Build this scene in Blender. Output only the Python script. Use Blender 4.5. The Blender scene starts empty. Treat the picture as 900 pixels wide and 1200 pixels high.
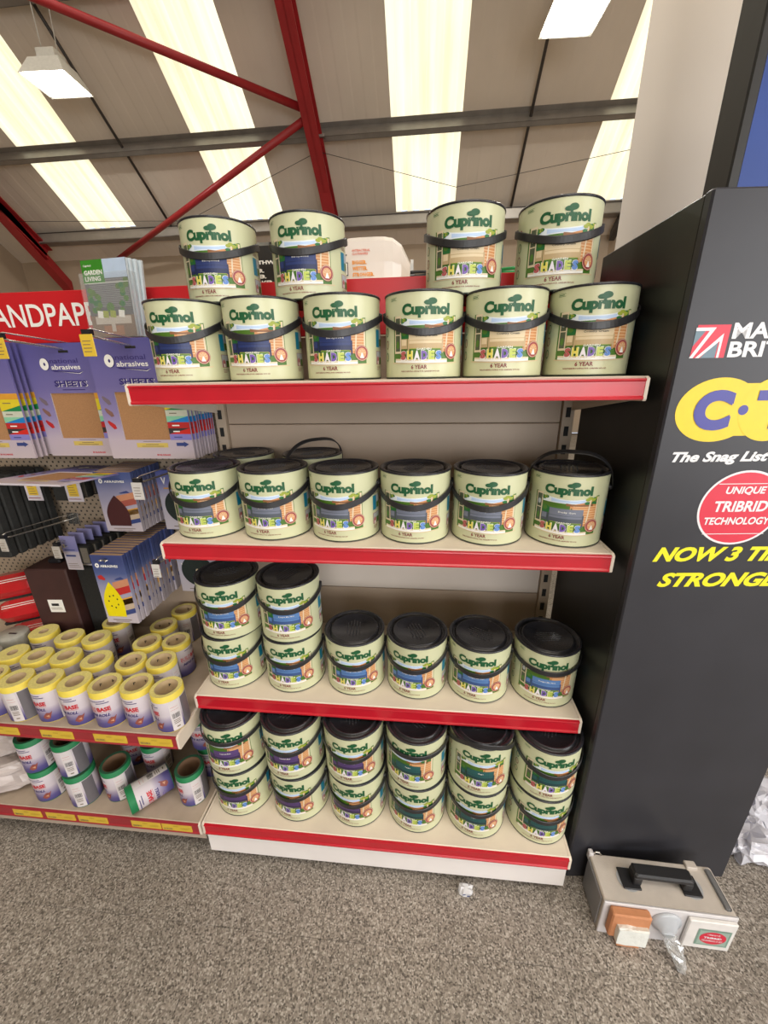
import bpy, math, random
from mathutils import Vector, Matrix
random.seed(7)
SC = bpy.context.scene
COL = SC.collection
PI = math.pi

# ---------------------------------------------------------------- camera
F_PX = 460.6
PITCH, YAW, ROLL = .338, -.1008, -.0168
cam_d = bpy.data.cameras.new('camera'); cam = bpy.data.objects.new('camera', cam_d); COL.objects.link(cam)
cam_d.sensor_fit = 'VERTICAL'; cam_d.sensor_height = 36.0; cam_d.lens = F_PX * 36.0 / 1200.0
cam_d.clip_start = .02; cam_d.clip_end = 60
fw = Vector((math.sin(YAW) * math.cos(PITCH), math.cos(YAW) * math.cos(PITCH), -math.sin(PITCH)))
rt = Vector((math.cos(YAW), -math.sin(YAW), 0)); up = rt.cross(fw)
r2 = rt * math.cos(ROLL) + up * math.sin(ROLL); u2 = -rt * math.sin(ROLL) + up * math.cos(ROLL)
M = Matrix((r2, u2, -fw)).transposed().to_4x4(); M.translation = Vector((.0998, -.7805, 1.3347))
cam.matrix_world = M
SC.camera = cam

# ---------------------------------------------------------------- world, exposure, large lights
SC.view_settings.view_transform = 'Standard'; SC.view_settings.look = 'None'
SC.view_settings.gamma = 1; SC.view_settings.use_curve_mapping = False
SC.view_settings.exposure = 0.25
SC.cycles.max_bounces = 6; SC.cycles.diffuse_bounces = 4; SC.cycles.caustics_reflective = False; SC.cycles.caustics_refractive = False
W = bpy.data.worlds.new('sky'); SC.world = W; W.use_nodes = True
W.node_tree.nodes['Background'].inputs[0].default_value = (.75, .86, 1, 1)
W.node_tree.nodes['Background'].inputs[1].default_value = 1.0

def area(name, loc, rot, sx, sy, power, col):
    l = bpy.data.lights.new(name, 'AREA'); l.shape = 'RECTANGLE'; l.size = sx; l.size_y = sy; l.energy = power; l.color = col
    o = bpy.data.objects.new(name, l); COL.objects.link(o); o.location = loc; o.rotation_euler = rot
    return o
# daylight coming in through the shop front behind the camera
area('shopfront_daylight', (1.6, -5.85, 1.7), (math.radians(90), 0, 0), 3.6, 2.4, 165, (1, .985, .965))
# cool fill light added on the right; the wall has no window there
area('side_fill_light', (3.62, -2.3, 1.65), (math.radians(90), 0, math.radians(90)), 2.4, 2.3, 95, (.95, .975, 1))
# daylight coming down through the rooflights
area('rooflight_daylight_front', (1.2, -2.6, 6.4), (0, 0, 0), 6, 3.0, 260, (1, .93, .84))
area('rooflight_daylight_back', (-2.5, 4.6, 6.2), (0, 0, 0), 9, 2.0, 60, (1, .95, .85))

# ---------------------------------------------------------------- materials
MATS = {}
def nt(name):
    m = bpy.data.materials.new(name); m.use_nodes = True
    return m, m.node_tree.nodes, m.node_tree.links
def mat(name, c, rough=.5, metal=0, var=.06, scale=30, bump=0, bscale=200, spec=.5, emit=None, alpha=1, trans=0, coat=0):
    if name in MATS: return MATS[name]
    m, N, L = nt(name); b = N['Principled BSDF']
    tc = N.new('ShaderNodeTexCoord'); n = N.new('ShaderNodeTexNoise'); n.inputs['Scale'].default_value = scale; n.inputs['Detail'].default_value = 3
    L.new(tc.outputs['Object'], n.inputs['Vector'])
    mr = N.new('ShaderNodeMapRange'); mr.inputs[3].default_value = 1 - var; mr.inputs[4].default_value = 1 + var
    mr.inputs[1].default_value = .3; mr.inputs[2].default_value = .7
    L.new(n.outputs['Fac'], mr.inputs[0])
    mx = N.new('ShaderNodeVectorMath'); mx.operation = 'SCALE'; mx.inputs[0].default_value = c[:3]
    L.new(mr.outputs[0], mx.inputs['Scale']); L.new(mx.outputs[0], b.inputs['Base Color'])
    b.inputs['Roughness'].default_value = rough; b.inputs['Metallic'].default_value = metal
    b.inputs['Specular IOR Level'].default_value = spec
    if coat: b.inputs['Coat Weight'].default_value = coat; b.inputs['Coat Roughness'].default_value = .15
    if trans: b.inputs['Transmission Weight'].default_value = trans
    if alpha < 1: b.inputs['Alpha'].default_value = alpha
    if emit:
        b.inputs['Emission Color'].default_value = (*emit[0], 1); b.inputs['Emission Strength'].default_value = emit[1]
    if bump:
        n2 = N.new('ShaderNodeTexNoise'); n2.inputs['Scale'].default_value = bscale; L.new(tc.outputs['Object'], n2.inputs['Vector'])
        bp = N.new('ShaderNodeBump'); bp.inputs['Strength'].default_value = bump; bp.inputs['Distance'].default_value = .002
        L.new(n2.outputs['Fac'], bp.inputs['Height']); L.new(bp.outputs[0], b.inputs['Normal'])
    MATS[name] = m
    return m
def ink(name, c, rough=.45):            # flat print
    return mat(name, c, rough, 0, .03, 60)
def grad(name, stops, z0, z1, rough=.45, axis=2):   # printed colour blend along the object's own axis
    if name in MATS: return MATS[name]
    m, N, L = nt(name); b = N['Principled BSDF']
    tc = N.new('ShaderNodeTexCoord'); s = N.new('ShaderNodeSeparateXYZ'); L.new(tc.outputs['Object'], s.inputs[0])
    mr = N.new('ShaderNodeMapRange'); mr.inputs[1].default_value = z0; mr.inputs[2].default_value = z1
    L.new(s.outputs[axis], mr.inputs[0])
    cr = N.new('ShaderNodeValToRGB'); L.new(mr.outputs[0], cr.inputs[0])
    e = cr.color_ramp.elements
    while len(e) < len(stops): e.new(.5)
    for i, (p, c) in enumerate(stops): e[i].position = p; e[i].color = (*c, 1)
    L.new(cr.outputs[0], b.inputs['Base Color']); b.inputs['Roughness'].default_value = rough
    MATS[name] = m
    return m

# ---------------------------------------------------------------- mesh builder
class MB:
    def __init__(s): s.v = []; s.f = []; s.m = []; s.mats = []; s.sm = []
    def mi(s, m):
        if m not in s.mats: s.mats.append(m)
        return s.mats.index(m)
    def face(s, idx, m, smooth=False): s.f.append(tuple(idx)); s.m.append(s.mi(m)); s.sm.append(smooth)
    def poly(s, pts, m, smooth=False):
        b = len(s.v); s.v += [tuple(p) for p in pts]; s.face(range(b, b + len(pts)), m, smooth)
    def box(s, x0, x1, y0, y1, z0, z1, m, T=None):
        b = len(s.v)
        P = [(x, y, z) for z in (z0, z1) for y in (y0, y1) for x in (x0, x1)]
        if T is not None: P = [tuple(T @ Vector(p)) for p in P]
        s.v += P
        for q in ((0, 2, 3, 1), (4, 5, 7, 6), (0, 1, 5, 4), (2, 6, 7, 3), (0, 4, 6, 2), (1, 3, 7, 5)): s.face([b + i for i in q], m)
    def bbox(s, x0, x1, y0, y1, z0, z1, m, c=.002):     # box with chamfered vertical and horizontal edges
        lv = [(z0, c), (z0 + c, 0), (z1 - c, 0), (z1, c)]
        rings = []
        for z, k in lv:
            X0, X1, Y0, Y1 = x0 + k, x1 - k, y0 + k, y1 - k; d = c
            rings.append([(X0 + d, Y0, z), (X1 - d, Y0, z), (X1, Y0 + d, z), (X1, Y1 - d, z), (X1 - d, Y1, z), (X0 + d, Y1, z), (X0, Y1 - d, z), (X0, Y0 + d, z)])
        s.loft(rings, m, True, caps=True)
    def loft(s, rings, m, closed=True, caps=False, smooth=False):
        b = len(s.v); n = len(rings[0])
        for r in rings: s.v += [tuple(p) for p in r]
        for i in range(len(rings) - 1):
            for j in range(n if closed else n - 1):
                k = (j + 1) % n
                s.face((b + i * n + j, b + i * n + k, b + (i + 1) * n + k, b + (i + 1) * n + j), m, smooth)
        if caps:
            s.face([b + j for j in reversed(range(n))], m); s.face([b + (len(rings) - 1) * n + j for j in range(n)], m)
    def lathe(s, prof, m, n=40, smooth=True, axis=None, c=(0, 0)):
        rings = []
        for r, z in prof: rings.append([(c[0] + r * math.cos(2 * PI * j / n), c[1] + r * math.sin(2 * PI * j / n), z) for j in range(n)])
        s.loft(rings, m, True, False, smooth)
    def tube(s, pts, r, m, n=8, caps=True):
        rings = []; P = [Vector(p) for p in pts]
        ref = None
        for i, p in enumerate(P):
            d = (P[min(i + 1, len(P) - 1)] - P[max(i - 1, 0)]).normalized()
            if ref is None: ref = Vector((0, 0, 1)) if abs(d.z) < .9 else Vector((1, 0, 0))
            a = d.cross(ref).normalized(); b = a.cross(d).normalized(); ref = b
            rr = r[i] if isinstance(r, (list, tuple)) else r
            rings.append([p + a * rr * math.cos(2 * PI * k / n) + b * rr * math.sin(2 * PI * k / n) for k in range(n)])
        s.loft(rings, m, True, caps, True)
    def build(s, name, parent=None, loc=None, **kw):
        if name in ('print', 'lettering', 'core_marks', 'lid_embossing', 'cover_print', 'badge_print', 'highlight_lines'): kw['kind'] = 'stuff'
        me = bpy.data.meshes.new(name); me.from_pydata(s.v, [], s.f)
        for m in s.mats: me.materials.append(m)
        me.polygons.foreach_set('material_index', s.m); me.polygons.foreach_set('use_smooth', s.sm); me.update()
        o = bpy.data.objects.new(name, me); COL.objects.link(o)
        if parent: o.parent = parent
        if loc: o.location = loc
        for k, v in kw.items(): o[k] = v
        return o

# text to flat triangles
_tx = {}
def text2d(s, bold=0.0, shear=0.0, res=3):
    k = (s, bold, shear, res)
    if k in _tx: return _tx[k]
    cu = bpy.data.curves.new('t', 'FONT'); cu.body = s; cu.offset = bold; cu.shear = shear; cu.resolution_u = res; cu.fill_mode = 'FRONT'
    o = bpy.data.objects.new('t', cu); COL.objects.link(o)
    dg = bpy.context.evaluated_depsgraph_get(); me = bpy.data.meshes.new_from_object(o.evaluated_get(dg))
    V = [(v.co.x, v.co.y) for v in me.vertices]; Fs = []
    for p in me.polygons:
        vs = list(p.vertices); a = sum(V[vs[i]][0] * V[vs[(i + 1) % len(vs)]][1] - V[vs[(i + 1) % len(vs)]][0] * V[vs[i]][1] for i in range(len(vs)))
        Fs.append(vs if a > 0 else vs[::-1])
    bpy.data.objects.remove(o); bpy.data.curves.remove(cu); bpy.data.meshes.remove(me)
    xs = [v[0] for v in V]; ys = [v[1] for v in V]
    r = (V, Fs, min(xs), max(xs), min(ys), max(ys)); _tx[k] = r
    return r

class Decal(MB):
    """flat print laid on a surface given by a mapping (u, v, lift) -> xyz"""
    def __init__(s, fn, step=None, n0=.0003, dn=.00018): super().__init__(); s.fn = fn; s.step = step; s.n0 = n0; s.dn = dn
    def P(s, u, v, n): return tuple(s.fn(u, v, s.n0 + n * s.dn))
    def pl(s, pts, m, n=0): s.poly([s.P(u, v, n) for u, v in pts], m)
    def strip(s, u0, u1, lo, hi, m, n=0, k=None):
        k = k or max(1, int(abs(u1 - u0) / s.step + .99)) if s.step else (k or 1)
        for i in range(k):
            a = u0 + (u1 - u0) * i / k; b = u0 + (u1 - u0) * (i + 1) / k
            L = lo if callable(lo) else (lambda u: lo); H = hi if callable(hi) else (lambda u: hi)
            s.pl([(a, L(a)), (b, L(b)), (b, H(b)), (a, H(a))], m, n)
    def rect(s, u0, u1, v0, v1, m, n=0): s.strip(u0, u1, v0, v1, m, n)
    def disc(s, u, v, ru, rv, m, n=0, k=20): s.pl([(u + ru * math.cos(2 * PI * i / k), v + rv * math.sin(2 * PI * i / k)) for i in range(k)], m, n)
    def cdisc(s, u, v, ru, rv, m, n=0, k=20):
        for i in range(k):
            a, b = 2 * PI * i / k, 2 * PI * (i + 1) / k
            s.pl([(u, v), (u + ru * math.cos(a), v + rv * math.sin(a)), (u + ru * math.cos(b), v + rv * math.sin(b))], m, n)
    def ring(s, u, v, ru, rv, w, m, n=0, k=20):
        for i in range(k):
            a, b = 2 * PI * i / k, 2 * PI * (i + 1) / k
            s.pl([(u + (ru - w) * math.cos(a), v + (rv - w) * math.sin(a)), (u + ru * math.cos(a), v + rv * math.sin(a)), (u + ru * math.cos(b), v + rv * math.sin(b)), (u + (ru - w) * math.cos(b), v + (rv - w) * math.sin(b))], m, n)
    def text(s, t, u0, v0, u1, v1, m, n=1, bold=0, shear=0, res=3, box=None, tilt=0):
        V, Fs, x0, x1, y0, y1 = text2d(t, bold, shear, res)
        if box: y0, y1 = box
        b = len(s.v)
        for x, y in V:
            fu = (x - x0) / (x1 - x0)
            u = u0 + (u1 - u0) * fu; v = v0 + (v1 - v0) * (y - y0) / (y1 - y0) + tilt * (u - u0)
            s.v.append(s.P(u, v, n))
        for f in Fs: s.face([b + i for i in f], m)

def cyl(R): return lambda u, v, n: ((R + n) * math.sin(u / R), -(R + n) * math.cos(u / R), v)
def flat(u, v, n): return (u, -n, v)

# ---------------------------------------------------------------- objects and tags
def empty(name, loc=(0, 0, 0), rz=0, parent=None):
    o = bpy.data.objects.new(name, None); COL.objects.link(o); o.location = loc; o.rotation_euler = (0, 0, rz); o.empty_display_size = .05
    if parent: o.parent = parent
    return o
def tag(o, label, cat, group=None):
    o['label'] = label; o['category'] = cat
    if group: o['group'] = group
    return o
def kids(o): return [c for c in ALL if c.parent == o]
def copy_tree(o, parent=None):
    c = o.copy(); COL.objects.link(c); c.parent = parent
    for ch in list(o.children): copy_tree(ch, c)
    return c

# ---------------------------------------------------------------- palette
CREAM = mat('shelf_cream', (.70, .61, .51), .45, var=.05, scale=8)
PANEL = mat('panel_beige', (.40, .31, .235), .5, var=.05, scale=5)
PANEL2 = mat('panel_light', (.60, .53, .47), .5, var=.05, scale=5)
REDSTRIP = mat('red_strip', (.46, .010, .022), .27, var=.06, scale=12, spec=.6)
WHITEP = mat('white_paint', (.76, .72, .70), .4, var=.04, scale=9)
BLACKP = mat('black_plastic', (.010, .010, .012), .38, var=.2, scale=40)
STRAP = mat('black_strap', (.018, .018, .02), .42, var=.2, scale=40)
LIDM = mat('black_lid', (.020, .020, .025), .27, var=.2, scale=60, bump=.15, bscale=400)
EMBOSS = mat('lid_emboss', (.036, .036, .041), .4)
BODY = mat('tin_pale_green', (.56, .575, .37), .35, var=.02, scale=12, spec=.5)
DKLINE = mat('tin_dark_bead', (.03, .04, .025), .4)
GREEN = ink('logo_green', (.006, .085, .028)); GREEN2 = ink('leaf_green', (.012, .13, .03))
MAROON = ink('maroon', (.20, .02, .03)); WHITE = ink('ink_white', (.80, .79, .74)); BLK = ink('ink_black', (.012, .012, .014))
SKY = ink('print_sky', (.44, .58, .80)); SKY2 = ink('print_sky_pale', (.70, .76, .80)); LAWN = ink('print_lawn', (.065, .17, .02)); HILL = ink('print_hill', (.06, .14, .012))
YLW = ink('print_sunleaf', (.30, .35, .04)); BRICK = ink('print_brick', (.56, .25, .09)); BRICK2 = ink('print_brick_line', (.74, .52, .30)); DIRT = ink('print_earth', (.22, .09, .03))
FRAMEP = ink('print_frame', (.68, .57, .40)); DKW = ink('print_dark_window', (.07, .09, .05)); BORD = ink('print_border', (.66, .52, .32))
BADGE = ink('badge_maroon', (.30, .05, .06)); BADGE2 = ink('badge_orange', (.62, .30, .14)); TEAL = ink('side_teal', (.0, .18, .30)); SIDEG = ink('side_grey', (.40, .42, .45)); SIDEP = ink('side_pink', (.38, .12, .12))
SH = [ink('shade_red', (.42, .10, .10)), ink('shade_yellow', (.70, .62, .12)), ink('shade_white', (.78, .74, .80)), ink('shade_violet', (.17, .10, .38)), ink('shade_lime', (.46, .55, .10)), ink('shade_blue', (.12, .25, .60))]
YEL = ink('yellow', (.80, .58, .005)); PURP = ink('pack_purple', (.115, .10, .33))

# ================================================================ SETTING
def plane_obj(name, pts, m, **kw):
    b = MB(); b.poly(pts, m); return b.build(name, **kw)
# floor ------------------------------------------------------------
def floor_mat():
    m, N, L = nt('speckled_vinyl'); b = N['Principled BSDF']
    g = N.new('ShaderNodeNewGeometry')
    mp = N.new('ShaderNodeMapping'); mp.inputs['Scale'].default_value = (1, 1, 1); mp.inputs['Rotation'].default_value = (0, 0, .5); L.new(g.outputs['Position'], mp.inputs[0])
    v = N.new('ShaderNodeTexVoronoi'); v.inputs['Scale'].default_value = 300; v.inputs['Randomness'].default_value = 1
    L.new(mp.outputs[0], v.inputs['Vector'])
    s = N.new('ShaderNodeSeparateColor'); L.new(v.outputs['Color'], s.inputs[0])
    cr = N.new('ShaderNodeValToRGB'); cr.color_ramp.interpolation = 'CONSTANT'; e = cr.color_ramp.elements
    st = [(0, (.10, .086, .073)), (.13, (.185, .162, .138)), (.40, (.27, .236, .202)), (.66, (.34, .303, .264)), (.88, (.46, .42, .375))]
    while len(e) < len(st): e.new(.5)
    for i, (p, c) in enumerate(st): e[i].position = p; e[i].color = (*c, 1)
    L.new(s.outputs[0], cr.inputs[0])
    n = N.new('ShaderNodeTexNoise'); n.inputs['Scale'].default_value = 2.2; n.inputs['Detail'].default_value = 4; L.new(g.outputs['Position'], n.inputs['Vector'])
    mr = N.new('ShaderNodeMapRange'); mr.inputs[1].default_value = .3; mr.inputs[2].default_value = .7; mr.inputs[3].default_value = .84; mr.inputs[4].default_value = 1.14; L.new(n.outputs['Fac'], mr.inputs[0])
    sc = N.new('ShaderNodeVectorMath'); sc.operation = 'SCALE'; L.new(cr.outputs[0], sc.inputs[0]); L.new(mr.outputs[0], sc.inputs['Scale'])
    L.new(sc.outputs[0], b.inputs['Base Color']); b.inputs['Roughness'].default_value = .5; b.inputs['Specular IOR Level'].default_value = .35
    return m
FLOOR = floor_mat(); GROUT = mat('floor_joint', (.13, .11, .09), .8)
fb = MB(); fb.box(-9.2, 4.2, -6.3, 8.6, -.12, -.004, GROUT)
floor = fb.build('floor', kind='structure')
TS = .295
t0 = MB(); g = .0004; hs = TS / 2 - g
t0.loft([[(-hs, -hs, -.004), (hs, -hs, -.004), (hs, hs, -.004), (-hs, hs, -.004)], [(-hs, -hs, -.0003), (hs, -hs, -.0003), (hs, hs, -.0003), (-hs, hs, -.0003)],
         [(-hs + .0004, -hs + .0004, 0), (hs - .0004, -hs + .0004, 0), (hs - .0004, hs - .0004, 0), (-hs + .0004, hs - .0004, 0)]], FLOOR, True, True)
tile = None
for ix in range(-9, 5):
    for iy in range(-4, 5):
        x = 1.045 - TS / 2 + ix * TS; y = -.225 + TS / 2 + iy * TS
        if -9 < ix and iy > 1 and ix < -1: continue
        if tile is None: tile = o = t0.build('floor_tile', floor)
        else: o = tile.copy(); COL.objects.link(o)
        o.location = (x, y, 0)
rest = MB()
for ix in range(-30, 11):
    for iy in range(-20, 29):
        if -9 <= ix <= 4 and -4 <= iy <= 4 and not (-9 < ix < -1 and iy > 1): continue
        x = 1.045 - TS / 2 + ix * TS; y = -.225 + TS / 2 + iy * TS
        if x > 3.6 or y > 8.3: continue
        rest.poly([(x - hs, y - hs, 0), (x + hs, y - hs, 0), (x + hs, y + hs, 0), (x - hs, y + hs, 0)], FLOOR)
rest.build('distant_floor_tiles', floor, kind='stuff')

# walls ------------------------------------------------------------
WTAN = mat('wall_tan', (.50, .40, .30), .8, var=.04, scale=1.5); WGREY = mat('wall_cladding', (.30, .245, .20), .7, var=.05, scale=2)
XL, XR, YB, YF = -9.0, 3.68, 8.65, -6.1
EV, SL = 4.204, .715; EY = 8.122
RIDGE_Y = 1.0; RIDGE_Z = EV + (EY - RIDGE_Y) * SL
def roof_z(y): return RIDGE_Z - abs(y - RIDGE_Y) * SL
b = MB(); b.box(XL, XR, YB, YB + .1, 0, 3.84, WTAN); b.build('wall_back', kind='structure')
b = MB()
for x0, x1 in ((XR, XR + .1), (XL - .1, XL)):
    b = MB()
    for xx in (x0, x1): b.poly([(xx, YF, 0), (xx, YB, 0), (xx, YB, roof_z(YB)), (xx, RIDGE_Y, RIDGE_Z), (xx, YF, roof_z(YF))], WTAN)
    b.build('wall_right' if x0 > 0 else 'wall_left', kind='structure')
b = MB()
b.box(XL, -.7, YF - .1, YF, 0, 4.3, WTAN); b.box(-.7, XR, YF - .1, YF, 3.0, 4.3, WTAN); b.box(-.7, XR, YF - .1, YF, 0, .35, WTAN)
b.build('wall_front', kind='structure')
GLASS = mat('shop_glass', (.9, .95, 1), .02, trans=1, var=0, alpha=.25)
b = MB(); fr = mat('window_frame_grey', (.3, .31, .33), .4)
for x in (-.7, .75, 2.2, 3.6): b.box(x, x + .07, YF - .09, YF - .01, .35, 3.0, fr)
b.box(-.7, XR, YF - .09, YF - .01, .35, .42, fr); b.box(-.7, XR, YF - .09, YF - .01, 2.93, 3.0, fr)
w = b.build('window_1', kind='structure')
for x in (-.63, .82, 2.27):
    b = MB(); b.box(x, x + 1.36, YF - .055, YF - .045, .42, 2.93, GLASS); b.build('pane', w)

# roof: lining sheets and rooflights --------------------------------
LINING = mat('roof_lining', (.80, .71, .61), .65, var=.05, scale=1.2)
def skylight_mat():
    m, N, L = nt('translucent_rooflight'); b = N['Principled BSDF']
    tc = N.new('ShaderNodeNewGeometry'); mp = N.new('ShaderNodeMapping'); mp.inputs['Scale'].default_value = (6, .35, .35); L.new(tc.outputs['Position'], mp.inputs[0])
    n = N.new('ShaderNodeTexNoise'); n.inputs['Scale'].default_value = 1.2; n.inputs['Detail'].default_value = 3; L.new(mp.outputs[0], n.inputs['Vector'])
    cr = N.new('ShaderNodeValToRGB'); e = cr.color_ramp.elements
    e[0].position = .35; e[0].color = (.88, .76, .50, 1); e[1].position = .62; e[1].color = (1, .98, .74, 1); L.new(n.outputs['Fac'], cr.inputs[0])
    L.new(cr.outputs[0], b.inputs['Emission Color']); b.inputs['Emission Strength'].default_value = .92
    b.inputs['Base Color'].default_value = (.6, .58, .5, 1); b.inputs['Roughness'].default_value = .6
    return m
SKYL = skylight_mat()
strips = [-9.45 - .0, -6.28, -3.19, .06, 3.3]; 
strips = [(-6.83, -5.73), (-3.72, -2.64), (-.47, .62), (2.75, 3.66)]
ceil_root = MB()
def sheet(x0, x1, y0, y1, m, rib, amp, flip=1):
    b = MB(); n = max(1, round((x1 - x0) / rib)); w_ = (x1 - x0) / n
    prof = []
    for i in range(n):
        a = x0 + i * w_
        prof += [(a, 0), (a + w_ * .42, 0), (a + w_ * .5, amp), (a + w_ * .92, amp)]
    prof.append((x1, 0))
    r0 = [(x, y0, roof_z(y0) + d) for x, d in prof]; r1 = [(x, y1, roof_z(y1) + d) for x, d in prof]
    b.loft([r0, r1], m, False); return b
xs = [XL] + [e for s in strips for e in s] + [XR]
ribm = MB()
ceiling = None
for (ya, yb) in ((RIDGE_Y, YB), (YF, RIDGE_Y)):
    for i in range(0, len(xs), 2):
        b = sheet(xs[i], xs[i + 1], ya, yb, LINING, .34, .004)
        if ceiling is None: ceiling = b.build('ceiling', kind='structure')
        else: b.build('lining_panel', ceiling)
n_w = 2
for (ya, yb) in ((RIDGE_Y + .5, 8.1), (YF, RIDGE_Y - .5)):
    for x0, x1 in strips:
        b = sheet(x0, x1, ya, yb, SKYL, .2, .02)
        b.build('window_%d' % n_w, kind='structure'); n_w += 1
    for x0, x1 in strips:
        a, c = (RIDGE_Y, RIDGE_Y + .5) if ya > 0 else (RIDGE_Y - .5, RIDGE_Y)
        sheet(x0, x1, a, c, LINING, .34, .004).build('lining_panel', ceiling)
        if ya > 0: sheet(x0, x1, 8.1, YB, LINING, .34, .004).build('lining_panel', ceiling)

# purlins, eaves beam, rafters --------------------------------------
GALV = mat('galvanised_steel', (.30, .28, .26), .45, metal=.6, var=.1, scale=6)
GALV2 = mat('galvanised_pale', (.44, .41, .37), .45, metal=.45, var=.08, scale=5)
DARKST = mat('dark_steel', (.07, .06, .055), .5, metal=.3)
REDST = mat('red_oxide_steel', (.36, .018, .022), .45, var=.08, scale=4)
ang = math.atan(SL)
def on_roof(x, y, off):       # point 'off' metres below the lining, square to it
    s = 1 if y > RIDGE_Y else -1
    return Vector((x, y - s * math.sin(ang) * off, roof_z(y) - math.cos(ang) * off))
def purlin(y, m, d=.2):
    b = MB(); s = 1 if y > RIDGE_Y else -1
    T = Matrix.Translation(on_roof(0, y, 0)) @ Matrix.Rotation(-ang * s, 4, 'X')
    b.box(XL, XR, -.004, .004, -d, 0, m, T); b.box(XL, XR, -.004, .07 * 1, -d, -d + .006, m, T); b.box(XL, XR, -.07, .004, -.006, 0, m, T)
    b.box(XL, XR, .064, .07, -d, -d + .025, m, T)
    return b.build('purlin', kind='structure')
for y in (6.98, 5.62, 4.3, 3.0, 1.7, .3, -1.0, -2.3, -3.6, -4.9): purlin(y, GALV)
b = MB(); b.box(XL + .75, XR, 8.0, 8.2, 4.0, 4.15, GALV2); b.box(XL + .75, XR, 7.98, 8.22, 3.985, 4.0, GALV); b.box(XL + .75, XR, 7.98, 8.22, 4.15, 4.16, DARKST)
b.build('eaves_beam', kind='structure')
b = MB(); b.box(XR - .1, XR, RIDGE_Y, 8.4, 0, .16, DARKST, Matrix.Identity(4))
for i, v in enumerate(b.v): b.v[i] = (v[0], v[1], v[2] + roof_z(v[1]) - .34)
b.build('verge_trim', kind='structure')
def rafter(x):
    b = MB()
    for s in (1, -1):
        ya, yb = (RIDGE_Y, 8.3) if s > 0 else (YF + .1, RIDGE_Y)
        for x0, x1, o0, o1 in ((x - .1, x + .1, .44, .46), (x - .1, x + .1, .2, .22), (x - .008, x + .008, .2, .46)):
            P = []
            for off in (o1, o0):
                for y in (ya, yb):
                    q = on_roof(0, y + .0001 * s, off)
                    for xx in (x0, x1): P.append((xx, q.y, q.z))
            k = len(b.v); b.v += P
            for q in ((0, 2, 3, 1), (4, 5, 7, 6), (0, 1, 5, 4), (2, 6, 7, 3), (0, 4, 6, 2), (1, 3, 7, 5)): b.face([k + i for i in q], REDST)
    b.box(x - .1, x + .1, 8.40, 8.62, 0, 3.12, REDST)
    q = on_roof(x, 7.2, .42)
    for x0, x1, k0, k1 in ((x - .1, x + .1, 0, .02), (x - .008, x + .008, .02, .35)):
        k = len(b.v)
        for (yy, zz) in ((q.y, q.z), (8.6, 3.06)):
            for dz in (k0, k1):
                for xx in (x0, x1): b.v.append((xx, yy, zz + dz))
        for f_ in ((0, 1, 3, 2), (4, 6, 7, 5), (0, 4, 5, 1), (2, 3, 7, 6), (0, 2, 6, 4), (1, 5, 7, 3)): b.face([k + i for i in f_], REDST)
    o = b.build('portal_rafter', kind='structure')
    c = MB(); q = on_roof(x, 6.98, .2)
    c.box(x - .14, x + .14, q.y - .05, q.y + .05, q.z - .02, q.z + .02, GALV); c.build('purlin_cleat', o)
rafter(-1.64); rafter(-7.85)
b = MB(); b.tube([(-7.6, 4.37, 6.44), (-1.75, 6.40, 5.0)], .05, REDST, 12); b.build('roof_brace', kind='structure')
b = MB(); b.tube([(-1.75, 6.52, 4.90), (-6.7, 8.35, 3.6)], .05, REDST, 12); b.build('roof_brace', kind='structure')
for x in (-4.93, 1.63):
    b = MB(); p = on_roof(x, 5.0, .1); q = on_roof(x, 8.1, .1); b.tube([p, q], .022, DARKST, 8); b.build('sag_rod', kind='structure')
b = MB(); b.tube([(-7.9, 7.6, 4.25), (-4.5, 7.85, 4.18), (-1.7, 7.0, 4.72)], .004, DARKST, 6); b.build('stay_wire', kind='structure')
b = MB(); b.tube([(-1.6, 7.0, 4.72), (.6, 7.55, 4.35), (3.5, 7.2, 4.6)], .004, DARKST, 6); b.build('stay_wire', kind='structure')

# right-hand pier
PIER = mat('pier_paint', (.74, .67, .58), .7, var=.03, scale=2)
b = MB(); b.loft([[(.80, 1.0, z), (1.14, 1.0, z), (1.38, 1.35, z), (1.04, 1.35, z)] for z in (0, 5.2)], PIER, True, True); b.build('wall_pier', kind='structure')

# high-bay lamps -----------------------------------------------------
LAMPW = mat('lamp_housing', (.55, .53, .48), .5); LAMPE = mat('lamp_diffuser', (.9, .9, .9), .5, emit=((1, .99, .93), 9))
def high_bay(x, y, z, rz, label):
    t = empty('high_bay_lamp', (x, y, z), rz); tag(t, label, 'lamp', None)
    b = MB(); T = [(-.3, -.26, .0), (.3, -.26, .0), (.3, .26, .0), (-.3, .26, .0)]
    U = [(-.2, -.16, .2), (.2, -.16, .2), (.2, .16, .2), (-.2, .16, .2)]
    b.loft([T, U], LAMPW, True); b.poly(U, LAMPW); b.build('reflector', t)
    b = MB(); b.box(-.12, .12, -.1, .1, .2, .32, LAMPW); b.build('gear_box', t)
    b = MB(); b.box(-.27, .27, -.23, .23, .004, .014, LAMPE); b.build('diffuser', t)
    for s in (-1, 1):
        h = roof_z(y) - z
        b = MB(); b.tube([(s * .1, 0, .32), (s * .12, 0, h)], .006, LAMPW, 6); b.build('suspension_wire', t)
    l = area('lamp_light', (x, y, z - .03), (0, 0, rz), .5, .45, 45, (1, .97, .9))
high_bay(-4.78, 5.55, 5.0, 0.05, 'high-bay lamp with glowing square panel hanging by the left rooflight')
high_bay(1.68, 5.3, 5.0, .05, 'bright high-bay lamp hanging right of the central rooflight')

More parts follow.
